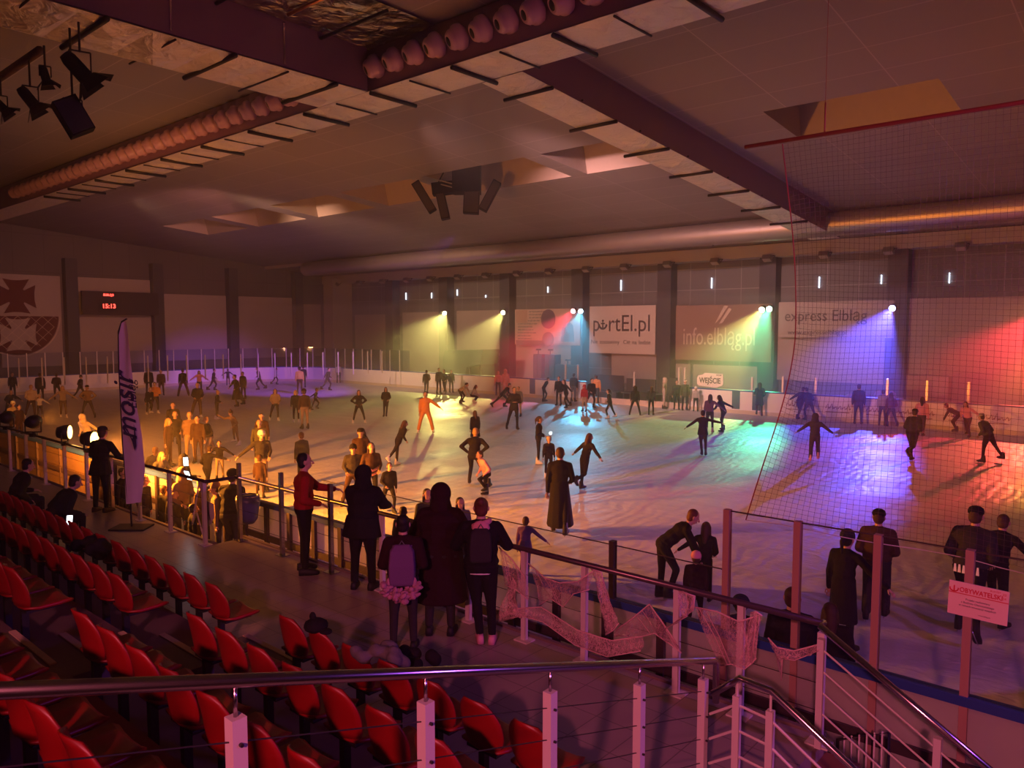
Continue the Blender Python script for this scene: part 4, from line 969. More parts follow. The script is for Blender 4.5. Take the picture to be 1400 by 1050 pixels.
a((14, 570, 1.5, 20, 'lean', 'char', 'black', 'black', 'short', 'crouching dark skater close to the left photo edge', D(hc='hblond')))
a((122, 622, 1.62, -40, 'lean', 'cream', 'cream', 'white', 'short', 'skater in a cream hooded suit leaning over behind the lit lamp', D(hood='cream')))
a((202, 567, 1.6, 30, 'bend', 'black', 'black', 'white', 'short', 'bowed skater in black right of the flag beside one in rust', D(hc='hblond', over=(35, None, None, None, None))))
a((213, 566, 1.68, 10, 'fold', 'orange', 'char', 'white', 'short', 'skater in rust orange jacket with folded arms right of the flag', D(fat=1.1)))
a((204, 542, 1.9, 170, 'stand', 'black', 'black', 'black', 'short', 'tall dark skater by the far boards directly right of the flag', D(coat='hip')))
a((221, 541, 1.72, 0, 'stand', 'brown', 'brown', 'black', 'short', 'skater in brown by the far boards, second from the flag', D(fat=1.15)))
a((251, 542, 1.85, 185, 'wide', 'black', 'brown', 'black', 'short', 'skater in black jacket and wide brown trousers by the purple boards', D(pants='wide')))
a((273, 540, 1.65, 0, 'armsout', 'pink', 'char', 'black', 'long', 'skater in a pale pink top with arms out by the purple boards', D()))
a((292, 534, 1.65, 90, 'walk', 'char', 'char', 'black', 'short', 'grey clad skater passing along the purple boards', D()))
a((312, 527, 1.3, 180, 'armsout', 'navy', 'black', 'black', 'short', 'child with spread arms at the foot of the purple boards', D(kid=True)))
a((325, 556, 1.95, -60, 'glide', 'black', 'char', 'black', 'short', 'tall skater in a long black coat left one of a close pair', D(coat='long')))
a((333, 546, 1.75, -40, 'stand', 'char', 'black', 'black', 'short', 'skater in dark coat right one of a close pair near the purple boards', D(coat='hip')))
a((355, 533, 1.75, -90, 'glide', 'black', 'char', 'black', 'short', 'dark skater gliding left before the purple boards', D()))
a((377, 526, 1.4, 90, 'walk', 'lgrey', 'black', 'black', 'short', 'small thin child in grey next to the purple boards', D(kid=True)))
a((410, 539, 1.85, 180, 'stand', 'yellow', 'brown', 'black', 'short', 'skater with back turned in a yellow jacket near the far boards', D(fat=1.15, hat=('beanie', 'black'))))
a((415, 530, 1.65, 180, 'stand', 'char', 'black', 'black', 'short', 'dark skater behind the one in the yellow jacket', D()))
a((431, 560, 529, 80, 'stride', 'black', 'black', 'black', 'short', 'child in black striding right below the yellow jacket skater', D(kid=True, over=(12, None, None, None, None))))
a((448, 534, 1.72, 60, 'glide', 'olive', 'olive', 'black', 'short', 'olive clad skater leaning along the far boards', D()))
a((463, 523, 1.6, 180, 'stand', 'lgrey', 'char', 'black', 'short', 'skater in a light grey jacket by the far boards in the corner', D()))
# middle left
a((271, 571, 524, 5, 'hands', 'black', 'brown', 'white', 'short', 'skater in black hoodie and wide brown trousers facing the stand', D(pants='wide', hc='hblond')))
a((297, 574, 534, 80, 'hands', 'black', 'char', 'white', 'short', 'slim skater in black seen from the side with white skates', D(hc='hblond')))
a((238, 608, 1.66, 0, 'stand', 'black', 'char', 'black', 'short', 'skater in black sweatshirt with small white chest print', D()))
a((241, 628, 1.68, 5, 'hands', 'black', 'black', 'black', 'short', 'skater in black behind the blond woman, hands together', D(hc='hblond')))
a((231, 639, 1.62, 60, 'stand', 'brown', 'brown', 'black', 'long', 'long haired blond woman in brown patterned jacket near the flag', D(hc='hblond')))
a((261, 632, 1.72, 0, 'stand', 'tan', 'beige', 'black', 'short', 'skater in a tan jacket and beige trousers facing the camera', D(hc='hblond', fat=1.1)))
a((272, 634, 1.62, -20, 'stand', 'brown', 'brown', 'black', 'short', 'skater in brown close beside the one in the tan jacket', D()))
a((288, 630, 567, -70, 'glide', 'black', 'beige', 'black', 'short', 'skater in dark sweater and light trousers gliding left', D(hc='hblond')))
a((322, 609, 560, -60, 'glide', 'tan', 'tan', 'white', 'short', 'skater in tan suit with dark bobble hat striding wide', D(hat=('pompom', 'brown'), over=(18, 'wide', 'push', 'bent', 'up'))))
a((359, 628, 1.6, 0, 'stand', 'brown', 'char', 'black', 'short', 'skater in brown with goggles, back one of three in line', D(hat=('band', 'lgrey'))))
a((356, 645, 1.66, 0, 'stand', 'olive', 'char', 'black', 'short', 'skater in olive jacket, middle one of three in line', D(hc='hblond')))
a((358, 673, 589, 10, 'armsout', 'char', 'beige', 'black', 'short', 'skater in dark jacket and white hat reaching an arm to the right', D(hat=('beanie', 'white'), over=(12, 'st', 'fwd', 'bent', 'out'))))
a((377, 576, 532, 5, 'hands', 'beige', 'black', 'white', 'long', 'woman in beige jacket with belt bag, black leggings and white skates', D()))
a((405, 578, 534, 0, 'stand', 'black', 'black', 'white', 'long', 'long haired woman in black beside the man in beige trousers', D(hc='hblond')))
a((417, 587, 533, -160, 'stand', 'brown', 'beige', 'black', 'short', 'skater in brown jacket and beige trousers beside a woman in black', D(hc='maroon' if False else 'hbrown', hat=('beanie', 'maroon'))))
a((301, 656, 603, 0, 'armsout', 'black', 'beige', 'black', 'short', 'skater in black jacket and pale trousers with arms spread wide', D(hc='hbrown')))
a((284, 672, 608, 150, 'lean', 'black', 'black', 'black', 'short', 'skater in black with back turned reaching out to the right', D(over=(20, None, None, 'bent', 'wide'))))
a((414, 662, 592, -150, 'stand', 'olive', 'char', 'black', 'short', 'skater in olive jacket behind the man in red', D(hc='hred')))
a((356, 682, 1.15, 170, 'stand', 'brown', 'brown', 'black', 'short', 'small child in brown just left of the tall steel posts', D(kid=True, hat=('beanie', 'brown'))))
a((491, 579, 533, 5, 'hip', 'black', 'black', 'white', 'long', 'woman with long dark hair, hands at waist and white skates', D()))
a((528, 570, 530, -10, 'hands', 'black', 'black', 'black', 'long', 'slim woman all in black gliding before the yellow light', D(hc='hbrown', over=(4, 'cr', 'st', None, None))))
a((582, 592, 535, 0, 'wide', 'orange', 'orange', 'white', 'pony', 'person in a bright orange one-piece suit skating with legs apart', D(hc='hblack', pants='wide', fat=1.08, over=(4, 'wide', 'wide', 'out', 'dn'))))
a((545, 637, 574, 120, 'race', 'black', 'black', 'white', 'long', 'woman in cropped black top leaning forward, one leg pushed back', D(hc='hbrown', over=(28, 'st', 'longback', 'face', 'bent'))))
a((502, 640, 580, -60, 'lean', 'black', 'black', 'black', 'long', 'woman in black lunging with one leg stretched to the right', D(over=(20, 'knee', 'push', 'bent', 'bent'))))
a((494, 668, 1.72, 0, 'stand', 'brown', 'char', 'black', 'short', 'skater in brown with dark cap behind the beanie wearer', D(hat=('cap', 'black'))))
a((484, 694, 609, 0, 'hands', 'char', 'brown', 'black', 'short', 'skater in black beanie and dark jacket facing the stand', D(hat=('beanie', 'black'), fat=1.15)))
a((508, 694, 606, 10, 'hands', 'brown', 'char', 'white', 'long', 'woman in brown jacket wearing a pink striped scarf at the waist', D()))
a((532, 702, 630, 20, 'walk', 'black', 'black', 'black', 'short', 'boy in black sweater walking behind the black hooded spectator', D(hc='hbrown')))
# far middle
a((583, 539, 505, 170, 'walk', 'char', 'char', 'black', 'short', 'dark skater standing alone left of the group below the yellow lamps', D()))
a((600, 539, 1.8, 30, 'stand', 'char', 'black', 'black', 'short', 'tall dark skater, left of a close pair below the yellow lamps', D()))
a((608, 538, 1.75, -20, 'glide', 'black', 'char', 'black', 'short', 'dark skater, right of a close pair below the yellow lamps', D()))
a((617, 537, 1.6, 20, 'stand', 'maroon', 'char', 'black', 'short', 'skater in dull red in the group below the yellow lamps', D()))
a((629, 552, 1.6, 60, 'bend', 'cream', 'black', 'black', 'pony', 'person in cream top bending down over the red lit ice', D()))
a((645, 551, 1.5, 100, 'squat', 'lgrey', 'black', 'white', 'long', 'person squatting on the ice edge in the red light', D()))
a((681, 537, 1.65, 0, 'stand', 'pink', 'char', 'black', 'long', 'pink lit skater by the back boards, left of a pair', D(hc='hblond')))  # pink light put into the cloth colour of a light jacket
a((691, 537, 1.78, 10, 'stand', 'pink', 'pink', 'black', 'short', 'tall pink lit skater by the back boards, right of a pair', D(hood='pink')))  # pale clothes, with the pink of the light painted into the cloth
a((687, 557, 1.7, 75, 'race', 'char', 'black', 'black', 'short', 'dark skater bending low behind the man with crossed arms', D()))
a((703, 588, 530, 10, 'fold', 'char', 'black', 'black', 'short', 'tall man in dark with arms crossed standing in mid ice', D(coat='hip')))
a((709, 570, 529, -20, 'stand', 'grey', 'beige', 'black', 'short', 'skater in light trousers right behind the man with crossed arms', D()))
a((743, 550, 1.6, 90, 'lean', 'navy', 'black', 'black', 'short', 'skater in navy bent over in front of the white gates', D(over=(30, 'st', 'fwd', 'pock', 'pock'))))
a((764, 555, 1.72, -20, 'stand', 'black', 'char', 'black', 'short', 'dark skater at the left of the group on the cyan lit ice', D()))
a((774, 558, 1.72, -50, 'lean', 'black', 'black', 'black', 'long', 'leaning dark skater in the middle of the cyan lit group', D(over=(18, None, None, None, None))))
a((784, 548, 1.75, 150, 'stand', 'char', 'grey', 'black', 'short', 'tall grey skater at the back of the cyan lit group', D(fat=1.1)))
a((799, 563, 527, -30, 'stand', 'red', 'beige', 'black', 'short', 'skater in red jacket and beige trousers near the dark benches', D(hood='red')))
a((808, 558, 1.75, 30, 'walk', 'black', 'black', 'black', 'short', 'dark skater beside the one in the red jacket', D()))
a((815, 547, 1.7, 180, 'stand', 'orange', 'char', 'black', 'short', 'skater in an orange jacket with back turned by the benches', D(fat=1.2)))
a((834, 573, 531, -100, 'stride', 'char', 'black', 'white', 'pony', 'slim skater pushing off toward the left on yellow lit ice', D(hc='hblack', over=(10, 'fwd', 'push', 'dn', 'bent'))))
a((868, 568, 528, 180, 'wide', 'black', 'black', 'black', 'short', 'skater in black with legs apart before the benches', D(hood='black', pants='reg')))
a((890, 568, 529, 170, 'stand', 'char', 'black', 'black', 'long', 'skater in dark jacket standing right of the one with legs apart', D()))
a((908, 553, 1.75, 80, 'stand', 'cream', 'cream', 'black', 'short', 'person in pale clothes stretching one arm out by the boards', D(over=(3, None, None, 'dn', 'wide'), hood='cream')))
a((925, 559, 1.65, 0, 'stand', 'char', 'black', 'black', 'short', 'dark figure at the boards gap left of the entrance sign', D()))
a((936, 559, 1.7, 20, 'stand', 'olive', 'char', 'black', 'short', 'figure in dark green with white headband left of the entrance sign', D(hat=('band', 'white'), coat='hip')))
a((951, 558, 1.35, 0, 'stand', 'lgrey', 'char', 'black', 'short', 'child in grey with white hat below the entrance sign', D(kid=True, hat=('beanie', 'white'))))
a((1038, 563, 1.75, 180, 'hold', 'navy', 'char', 'black', 'long', 'skater in a long dark coat near the green lamp column', D(coat='knee')))
a((970, 592, 540, 170, 'stand', 'purple', 'char', 'pink', 'long', 'long haired girl in purple jacket holding a partner by the hand', D(over=(3, None, None, 'dn', 'out'))))
a((989, 591, 540, -120, 'lean', 'navy', 'char', 'black', 'long', 'skater in navy leaning left and holding the girl by the hand', D(over=(24, 'st', 'fwd', 'fwd', 'back'))))
a((960, 623, 562, 180, 'armsout', 'black', 'black', 'black', 'short', 'person in black suit jacket gliding away with spread arms', D(coat='hip', hc='hblack', over=(2, 'cr', 'st', 'out', 'wide'))))
# right, behind the net
a((1093, 567, 1.75, 150, 'lean', 'navy', 'navy', 'black', 'short', 'dark skater bent at the boards in blue light, left of a pair', D(fat=1.15)))
a((1106, 568, 1.75, -150, 'lean', 'navy', 'black', 'black', 'short', 'dark skater bent at the boards in blue light, right of a pair', D(fat=1.1)))
a((1173, 575, 523, 180, 'stand', 'navy', 'navy', 'black', 'short', 'dark skater standing alone in the blue light by the boards', D(fat=1.15)))
a((1206, 580, 532, 170, 'stand', 'lgrey', 'char', 'black', 'short', 'skater in light jacket and dark trousers by the script adverts', D()))
a((1218, 577, 1.65, -160, 'walk', 'purple', 'char', 'black', 'long', 'dark companion right of the skater in the light jacket', D()))
a((1259, 597, 541, 170, 'stride', 'pink', 'char', 'black', 'long', 'skater in pink jacket striding along the boards', D(over=(8, 'fwd', 'back', 'bent', 'dn'), hc='hblack')))
a((1310, 592, 1.6, -90, 'bend', 'char', 'black', 'black', 'short', 'dark skater stooping by the boards in the red light', D()))
a((1322, 598, 1.65, -20, 'lean', 'pink', 'maroon', 'black', 'long', 'skater in pale red striped top beside the stooping one', D()))
a((1113, 631, 567, 180, 'armsout', 'char', 'char', 'pink', 'short', 'child in dark hooded suit with arms held out, blue lit ice', D(hood='char', pants='wide', fat=1.1)))
a((1246, 630, 560, 150, 'glide', 'char', 'black', 'black', 'short', 'skater in a puffy dark jacket and cap with crossed legs', D(hat=('cap', 'black'), fat=1.35, over=(10, 'cr', 'lift', 'bent', 'bent'))))
a((1350, 632, 564, -120, 'lean', 'olive', 'maroon', 'black', 'short', 'skater in puffy jacket and cap leaning with legs spread', D(hat=('cap', 'lgrey'), fat=1.25, over=(26, 'wide', 'push', 'bent', 'bent'))))
# foreground skaters
a((650, 612, 562, -150, 'stand', 'black', 'black', 'black', 'long', 'woman in a loose black cape behind the crouching man', D(coat='cape')))
a((648, 664, 1.84, 170, 'lean', 'black', 'black', 'black', 'short', 'man in black crouching as he skates with arms swinging', D(hc='hblond', over=(28, 'knee', 'push', 'hip', 'hip'))))
a((666, 682, 1.45, -60, 'squat', 'pink', 'black', 'black', 'short', 'child in a light pink shirt crouching low on the ice', D(hc='hbrown', kid=True, over=(25, 'sq', 'push', 'bent', 'bent'))))
a((736, 635, 570, 90, 'stand', 'black', 'black', 'white', 'pony', 'woman in black looking at her phone, hair in a ponytail', D(hc='hbrown', over=(3, None, None, 'bent', 'bent'), hat=('band', 'black') if False else None)))
a((750, 653, 598, 10, 'stand', 'char', 'char', 'white', 'short', 'child in dark clothes with a lit pale cap', D(hat=('cap', 'cream'), kid=True)))
a((765, 729, 595, 175, 'walk', 'black', 'black', 'black', 'short', 'tall person in a long black coat striding across the ice', D(coat='gown', over=(5, 'fwd', 'back', 'dn', 'bent'))))
a((799, 670, 593, 130, 'one', 'black', 'black', 'black', 'long', 'long haired skater in black gliding with arms out', D(hc='hbrown', over=(18, 'st', 'lift', 'out', 'out'))))
a((718, 786, 706, 170, 'walk', 'purple', 'purple', 'black', 'short', 'girl in a purple grey cloak passing behind the hand rail', D(coat='hip', kid=True, over=(8, None, None, 'dn', 'out'))))
a((905, 822, 1.78, 100, 'bend', 'black', 'black', 'black', 'short', 'man in black bending down to help a child skate', D(hc='hred', over=(52, 'st', 'fwd', 'drop', 'drop'))))
a((962, 822, 1.32, 170, 'stand', 'black', 'black', 'black', 'long', 'dark haired child in black leaning on the bending man', D(kid=True, over=(14, None, None, 'out', 'bent'))))
a((950, 858, 1.15, 180, 'stand', 'maroon', 'maroon', 'black', 'short', 'small child in maroon jacket and pink hat in front', D(kid=True, hat=('beanie', 'pink'), fat=1.2)))
a((1196, 850, 700, 175, 'stand', 'brown', 'char', 'black', 'short', 'man in brown puffer jacket and wide dark trousers by the glass', D(pants='wide', fat=1.25, hat=('cap', 'black'), over=(5, 'st', 'fwd', 'bent', 'bent'))))
a((1150, 890, 729, 150, 'stand', 'black', 'black', 'black', 'pony', 'woman in dark dress and knitted hat reaching to the man in brown', D(coat='long', hat=('beanie', 'char'), over=(6, None, None, 'dn', 'out'), hc='hblack')))
a((1322, 868, 685, 165, 'stride', 'char', 'black', 'black', 'short', 'skater in a dark uniform jacket with white reflective hem', D(fat=1.25, hat=('cap', 'black'), over=(14, 'fwd', 'longback', 'bent', 'bent'))))
a((1358, 858, 1.75, 160, 'stride', 'black', 'black', 'black', 'short', 'dark skater just right of the one in uniform jacket', D(over=(18, 'fwd', 'st', 'bent', 'out'))))
place(I, 0.0)
# reflective hem of the uniform jacket
for o in [x for x in C.objects if x.get('label', '').startswith('skater in a dark uniform')]:
    mb = MB()
    for i, dx in enumerate((-.15, -.09, -.03, .03, .09, .15)):
        mb.poly([(dx-.022, -.2+abs(dx)*.15, .99), (dx+.022, -.2+abs(dx)*.15, .99), (dx+.012, -.2+abs(dx)*.15, 1.11), (dx-.012, -.2+abs(dx)*.15, 1.11)], (0, -.006, 0))
    mb.build('reflective_strip', mat('reflective white', (.9, .9, .9), .4, emit=None), o)
for o in [x for x in C.objects if x.get('label', '').startswith('woman in brown jacket wearing a pink')]:
    MB().tube([(-.17, .12, .95), (0, .15, .88), (.17, .12, 1.02)], .035, 6).tube([(-.17, .12, 1.05), (0, .15, .98), (.17, .12, 1.12)], .035, 6).build('scarf', cm('pink'), o, True)

# spectators between walkway and boards, heads given in the photo
GZ = -.04
def gap(rows):
    for px, yh, Y, H, face, pose, top, hair, label, o in rows:
        o = dict(o); p = onY(px, yh, Y); base = V((p.x, Y, GZ))
        q = at(px, yh, H)
        if q.y > 8.3: base = keep_in(V((q.x, q.y, 0)))
        else:
            Y = min(max(q.y, 6.72), 7.5); q2 = onY(px, yh, Y); base = V((q2.x, Y, GZ)); H = max(.95, min(1.95, q2.z-GZ))
        person(base, H, face, pose, top, o.pop('legs', 'char'), 'black', hair, label, skate=False, **o)
gap([
 (206, 608, 7.35, 1.5, 30, 'rail', 'grey', 'short', 'spectator in light knit behind the woman in the grey top', D(hc='hblond')),
 (213, 615, 6.9, 1.5, 40, 'rail', 'grey', 'long', 'woman in grey top resting both hands on the railing', D(hc='hblond')),
 (232, 655, 7.0, 1.3, 150, 'stand', 'brown', 'short', 'waiting child in brown below the rail right of the flag', D(kid=True)),
 (247, 622, 7.4, 1.6, 60, 'phone', 'black', 'short', 'spectator in black hood filming with a lit phone', D(hood='black')),
 (246, 640, 6.9, 1.5, 40, 'phone', 'tan', 'short', 'person in a tan hooded jacket looking at a bright phone', D(hood='tan')),
 (222, 665, 6.9, 1.2, 120, 'stand', 'black', 'short', 'dark child by the second railing post right of the flag', D(kid=True)),
 (238, 672, 6.8, 1.2, 160, 'stand', 'black', 'short', 'blond headed child in black in the waiting crowd', D(hc='hblond', kid=True)),
 (273, 655, 7.3, 1.5, 60, 'stand', 'brown', 'short', 'spectator in brown behind the hanging bunting', D(hc='hblond')),
 (297, 660, 7.4, 1.4, -90, 'stand', 'tan', 'short', 'crouched spectator in tan hat near the railing corner', D(hat=('beanie', 'tan'))),
 (313, 644, 7.3, 1.6, 150, 'hold', 'black', 'short', 'spectator in black carrying a white strapped bag at the railing corner', D(hat=('beanie', 'black'), fat=1.15)),
 (262, 690, 6.8, 1.2, 100, 'stand', 'black', 'short', 'short dark figure hidden low among the waiting crowd', D(kid=True)),
 (195, 650, 7.0, 1.5, 60, 'stand', 'black', 'short', 'dark spectator partly behind the lower end of the flag', D()),
 (165, 640, 7.2, 1.5, 60, 'stand', 'black', 'short', 'black clad spectator between the person in the cap and the flag', D()),
 (583, 668, 7.35, 1.6, 20, 'stand', 'olive', 'long', 'long haired girl facing the camera left of the maroon hood', D(hc='hblack')),
 (551, 694, 7.4, 1.3, 180, 'stand', 'black', 'short', 'small brown haired head seen over the rail left of the girl', D(kid=True)),
 (628, 680, 7.35, 1.5, 20, 'stand', 'grey', 'long', 'long haired girl facing the camera right of the maroon hood', D(hc='hblack')),
 (1083, 805, 7.3, 1.75, 175, 'stand', 'black', 'short', 'man in black seen from behind at the glass under the cobweb', D(fat=1.15)),
 (1136, 826, 7.35, 1.6, -170, 'face' if False else 'stand', 'black', 'long', 'woman in a wide black cape at the glass beside the stair rail', D(coat='cape', hc='hbrown', fat=1.3)),
 (1013, 818, 7.45, 1.4, 180, 'stand', 'navy', 'short', 'child in a blue helmet seen above the cobwebbed rail', D(hat=('helmet', 'blue') if False else ('helmet', 'navy'), kid=True)),
])
# people on the walkway
W = []
w = W.append
w((139, 701, 584, 140, 'rail', 'black', 'black', 'black', 'short', 'spectator in black with a cap leaning on the rail left of the flag', D(hat=('cap', 'char'), coat='hip', over=(10, None, None, None, None), fat=1.1)))
w((417, 784, 620, 95, 'stand', 'red', 'black', 'black', 'short', 'man in a red jacket and black trousers looking right over the ice', D(hc='hblack', over=(1, None, None, 'fwd', 'bent'), fat=1.12, look=-2)))
w((497, 806, 640, 160, 'stand', 'black', 'black', 'black', 'short', 'person in a black hooded coat at the rail right of the man in red', D(hood='black', over=(6, None, None, 'fwd', 'fwd'), fat=1.42, pants='reg', coat='hip')))
w((552, 888, 706, 175, 'stand', 'maroon', 'char', 'black', 'short', 'girl in dark jacket carrying a pink backpack and furry bag', D(hc='hblack', fat=1.2, over=(6, None, None, 'bent', 'bent'))))
w((602, 868, 666, 172, 'rail', 'maroon', 'char', 'black', 'short', 'large person in maroon hood and long dark coat leaning on the rail', D(hood='maroon', coat='long', fat=1.5, over=(12, None, None, 'rail', 'rail'))))
w((658, 880, 683, 178, 'rail', 'black', 'black', 'pink', 'bun', 'woman in black jacket with pink hood collar and black backpack', D(hc='hred', fat=1.25, over=(8, 'cr', 'st', 'rail', 'rail'), pants='slim')))
WP = {}
for px, yf, hh, face, pose, top, legs, shoe, hair, label, o in W:
    p = at(px, yf, WZ); H = height_at(p, px, hh); WP[px] = person(V((p.x, p.y, WZ)), min(1.95, H), face, pose, top, legs, shoe, hair, label, near=True, skate=False, **o)
# backpack, pink collar for the last one, backpack and furry bag for the girl
def backpack(o, I_, col, w=.15, hgt=.21, z=.27, name='backpack', lab=None):
    Q, T, s = I_['Q'], I_['T'], I_['s']; mb = MB(); R = []
    for zz, ww, yy in ((-hgt, w*.8, .07), (-hgt*.9, w, .1), (0, w*1.03, .12), (hgt*.7, w*.92, .1), (hgt, w*.6, .05)):
        R.append([mb.bm.verts.new(Q(z+zz, -.125-(yy if k < 2 else 0), x*ww)) for k, x in enumerate((-.9, .9, 1, -1))])
    mb.skin(R); b = mb.build(name, cm(col), o); m = b.modifiers.new('b', 'BEVEL'); m.width = .03; m.segments = 3
    mb = MB()
    for sd in (-1, 1): mb.tube([Q(z+hgt*.8, -.14, sd*w*.6), Q(.455, -.06, sd*w*.75), Q(.45, .06, sd*w*.8), Q(.3, .14, sd*w*.9)], .014*s, 6)
    mb.build('strap', cm(col), b); mb = MB(); mb.tube([Q(z+hgt, -.16, -.03), Q(z+hgt+.05, -.17, 0), Q(z+hgt, -.16, .03)], .008*s, 6).build('loop', cm('grey'), b)
o, I_ = WP[658]; backpack(o, I_, 'char', .135, .2, .26)
Q, T, s, E = I_['Q'], I_['T'], I_['s'], I_['E']
mb = MB(); mb.tube([Q(.50+.03*math.sin(t), -.02+.085*math.cos(t)*-1, .10*math.sin(t)) for t in [2*PI*k/14 for k in range(15)]], .036*s, 8); mb.ell(Q(.46, -.11), T, (.11*s, .05*s, .085*s))
mb.build('pink_hood', cm('pink'), o, True)
MB().tube([Q(-.075, .12*math.cos(t), .165*math.sin(t)) for t in [2*PI*k/16 for k in range(17)]], .009, 6).build('white_hem', cm('white'), o, True)
o, I_ = WP[552]; backpack(o, I_, 'purple', .17, .26, .19)
Q, T, s = I_['Q'], I_['T'], I_['s']
rf = random.Random(5); mb = MB()
for k in range(60): x_ = rf.uniform(-.23, .23); mb.ell(Q(-.2+rf.uniform(-.08, .08)+abs(x_)*.55, -.19+rf.uniform(-.05, .06), x_), Euler((rf.random()*3,)*3).to_matrix(), (rf.uniform(.02, .045), rf.uniform(.02, .04), rf.uniform(.03, .06)), 6, 4)
mb.ell(Q(-.02, -.2, -.16), T, (.03, .02, .06)); mb.ell(Q(-.02, -.2, .16), T, (.03, .02, .06))
f = mb.build('furry_bag', mat('pink fur', (.40, .18, .27), .9, noise=.5, bump=.6, bscale=60, nscale=14), o, True)
# seated person with phone, left in the stand
def seated(X, row, label, face, phone=None, **k):
    base = V((X, SY-RUN*row+.02, WZ+RISE*row)); return person(base, 1.72, face, 'sit', 'black', 'black', 'black', 'short', label, near=True, skate=False, seatz=.50, hc='hblack', **k)
o1, i1 = seated(-14.2, 0, 'person in black bent over a glowing phone on the stand seats', -10, fat=1.2, over=(38, 'sit', 'sit', 'bent', 'phone'))
o2, i2 = seated(-16.2, 0, 'dark figure on the seats at the left photo edge', 30, fat=1.1)
for oo in (o1, o2): oo.rotation_euler.z = 0
scr = mat('phone screen', (.8, .9, 1), .3, emit=(.85, .93, 1), estr=6)
def phone(loc, rz, tilt, label, s=1.0, lit=True):
    o = empty('phone', loc, rz, label, 'phone'); M = Matrix.Rotation(tilt, 4, 'X')
    MB().box(-.037*s, .037*s, 0, .009*s, -.075*s, .075*s, M).build('case', M_black, o); MB().box(-.033*s, .033*s, -.002, 0, -.068*s, .068*s, M).build('screen', scr, o)
q = onY(95, 712, SY+.12); phone(q, YAW+.3, -.35, 'bright phone in the hands of the seated person in black', 1.25)
q = onY(254, 631, 7.15); phone(q, YAW+.2, .2, 'lit phone held up by the spectator in a black hood', 1.3)
q = onY(257, 650, 6.72); phone(q, YAW-.3, .5, 'bright phone of the person in the tan hooded jacket', 1.5)
q = at(748, 634, 0); q = V((q.x, q.y, 1.1)); phone(V(at(737, 635, 0))+V((.32, .22, 1.08)), YAW, .9, 'lit phone of the woman with the ponytail', 1.3)

# ---------- things left on seats, bag ring, bunting, cobwebs
p = at(432, 855, WZ+.84); mb = MB(); mb.ell(p, Matrix.Identity(3), (.12, .12, .07)); mb.ell(p+V((.13, .02, -.03)), Matrix.Identity(3), (.07, .06, .025)); mb.ell(p+V((-.05, 0, .07)), Matrix.Identity(3), (.04, .03, .05))
tag(mb.build('cap', cm('black'), None, True), 'black cap lying on a front row seat top', 'cap')
def heap(px, py, z, rad, col, nm, label, cat, n=9, seed=1):
    p = at(px, py, z); rr_ = random.Random(seed); mb = MB()
    for k in range(n): mb.ell(p+V((rr_.uniform(-1, 1)*rad[0], rr_.uniform(-1, 1)*rad[1], rr_.uniform(-.3, .6)*rad[2])), Euler((rr_.random()*3,)*3).to_matrix(), (rad[0]*.42, rad[1]*.5, rad[2]*.4), 9, 6)
    o = mb.build(nm, col, None, True); JOBS.append((o, .02, 2, None)); return tag(o, label, cat)
heap(520, 897, WZ+.78, (.2, .12, .15), cm('grey'), 'jacket', 'pale jacket thrown over the back of a front row seat', 'jacket', seed=2)
heap(570, 905, WZ+.6, (.16, .14, .14), cm('black'), 'bag', 'black bag on the front row seat right of the pale jacket', 'bag', seed=4)
heap(125, 752, WZ+.62, (.22, .2, .2), cm('black'), 'bag', 'dark bag on the seat beside the person with the phone', 'bag', seed=6)
bx = onY(339, 690, 6.95); o = empty('waste_bag', bx, 0, 'bluish waste bag hanging from a ring on the railing corner post', 'bag')
MB().tube([(.2*math.cos(t), .17*math.sin(t), .16) for t in [2*PI*k/16 for k in range(17)]], .012, 6).build('ring', M_steel, o, True)
MB().lathe([(.2, .16), (.205, .05), (.18, -.1), (.16, -.25), (.1, -.33), (.02, -.34)], (0, 0, 0), None, 18).build('bag_film', mat('bag film', (.10, .11, .2), .35, trans=.3), o, True)
MB().bar((.0, -.15, .16), (0.0, -.2, .16), .03).build('hook', M_dark, o)
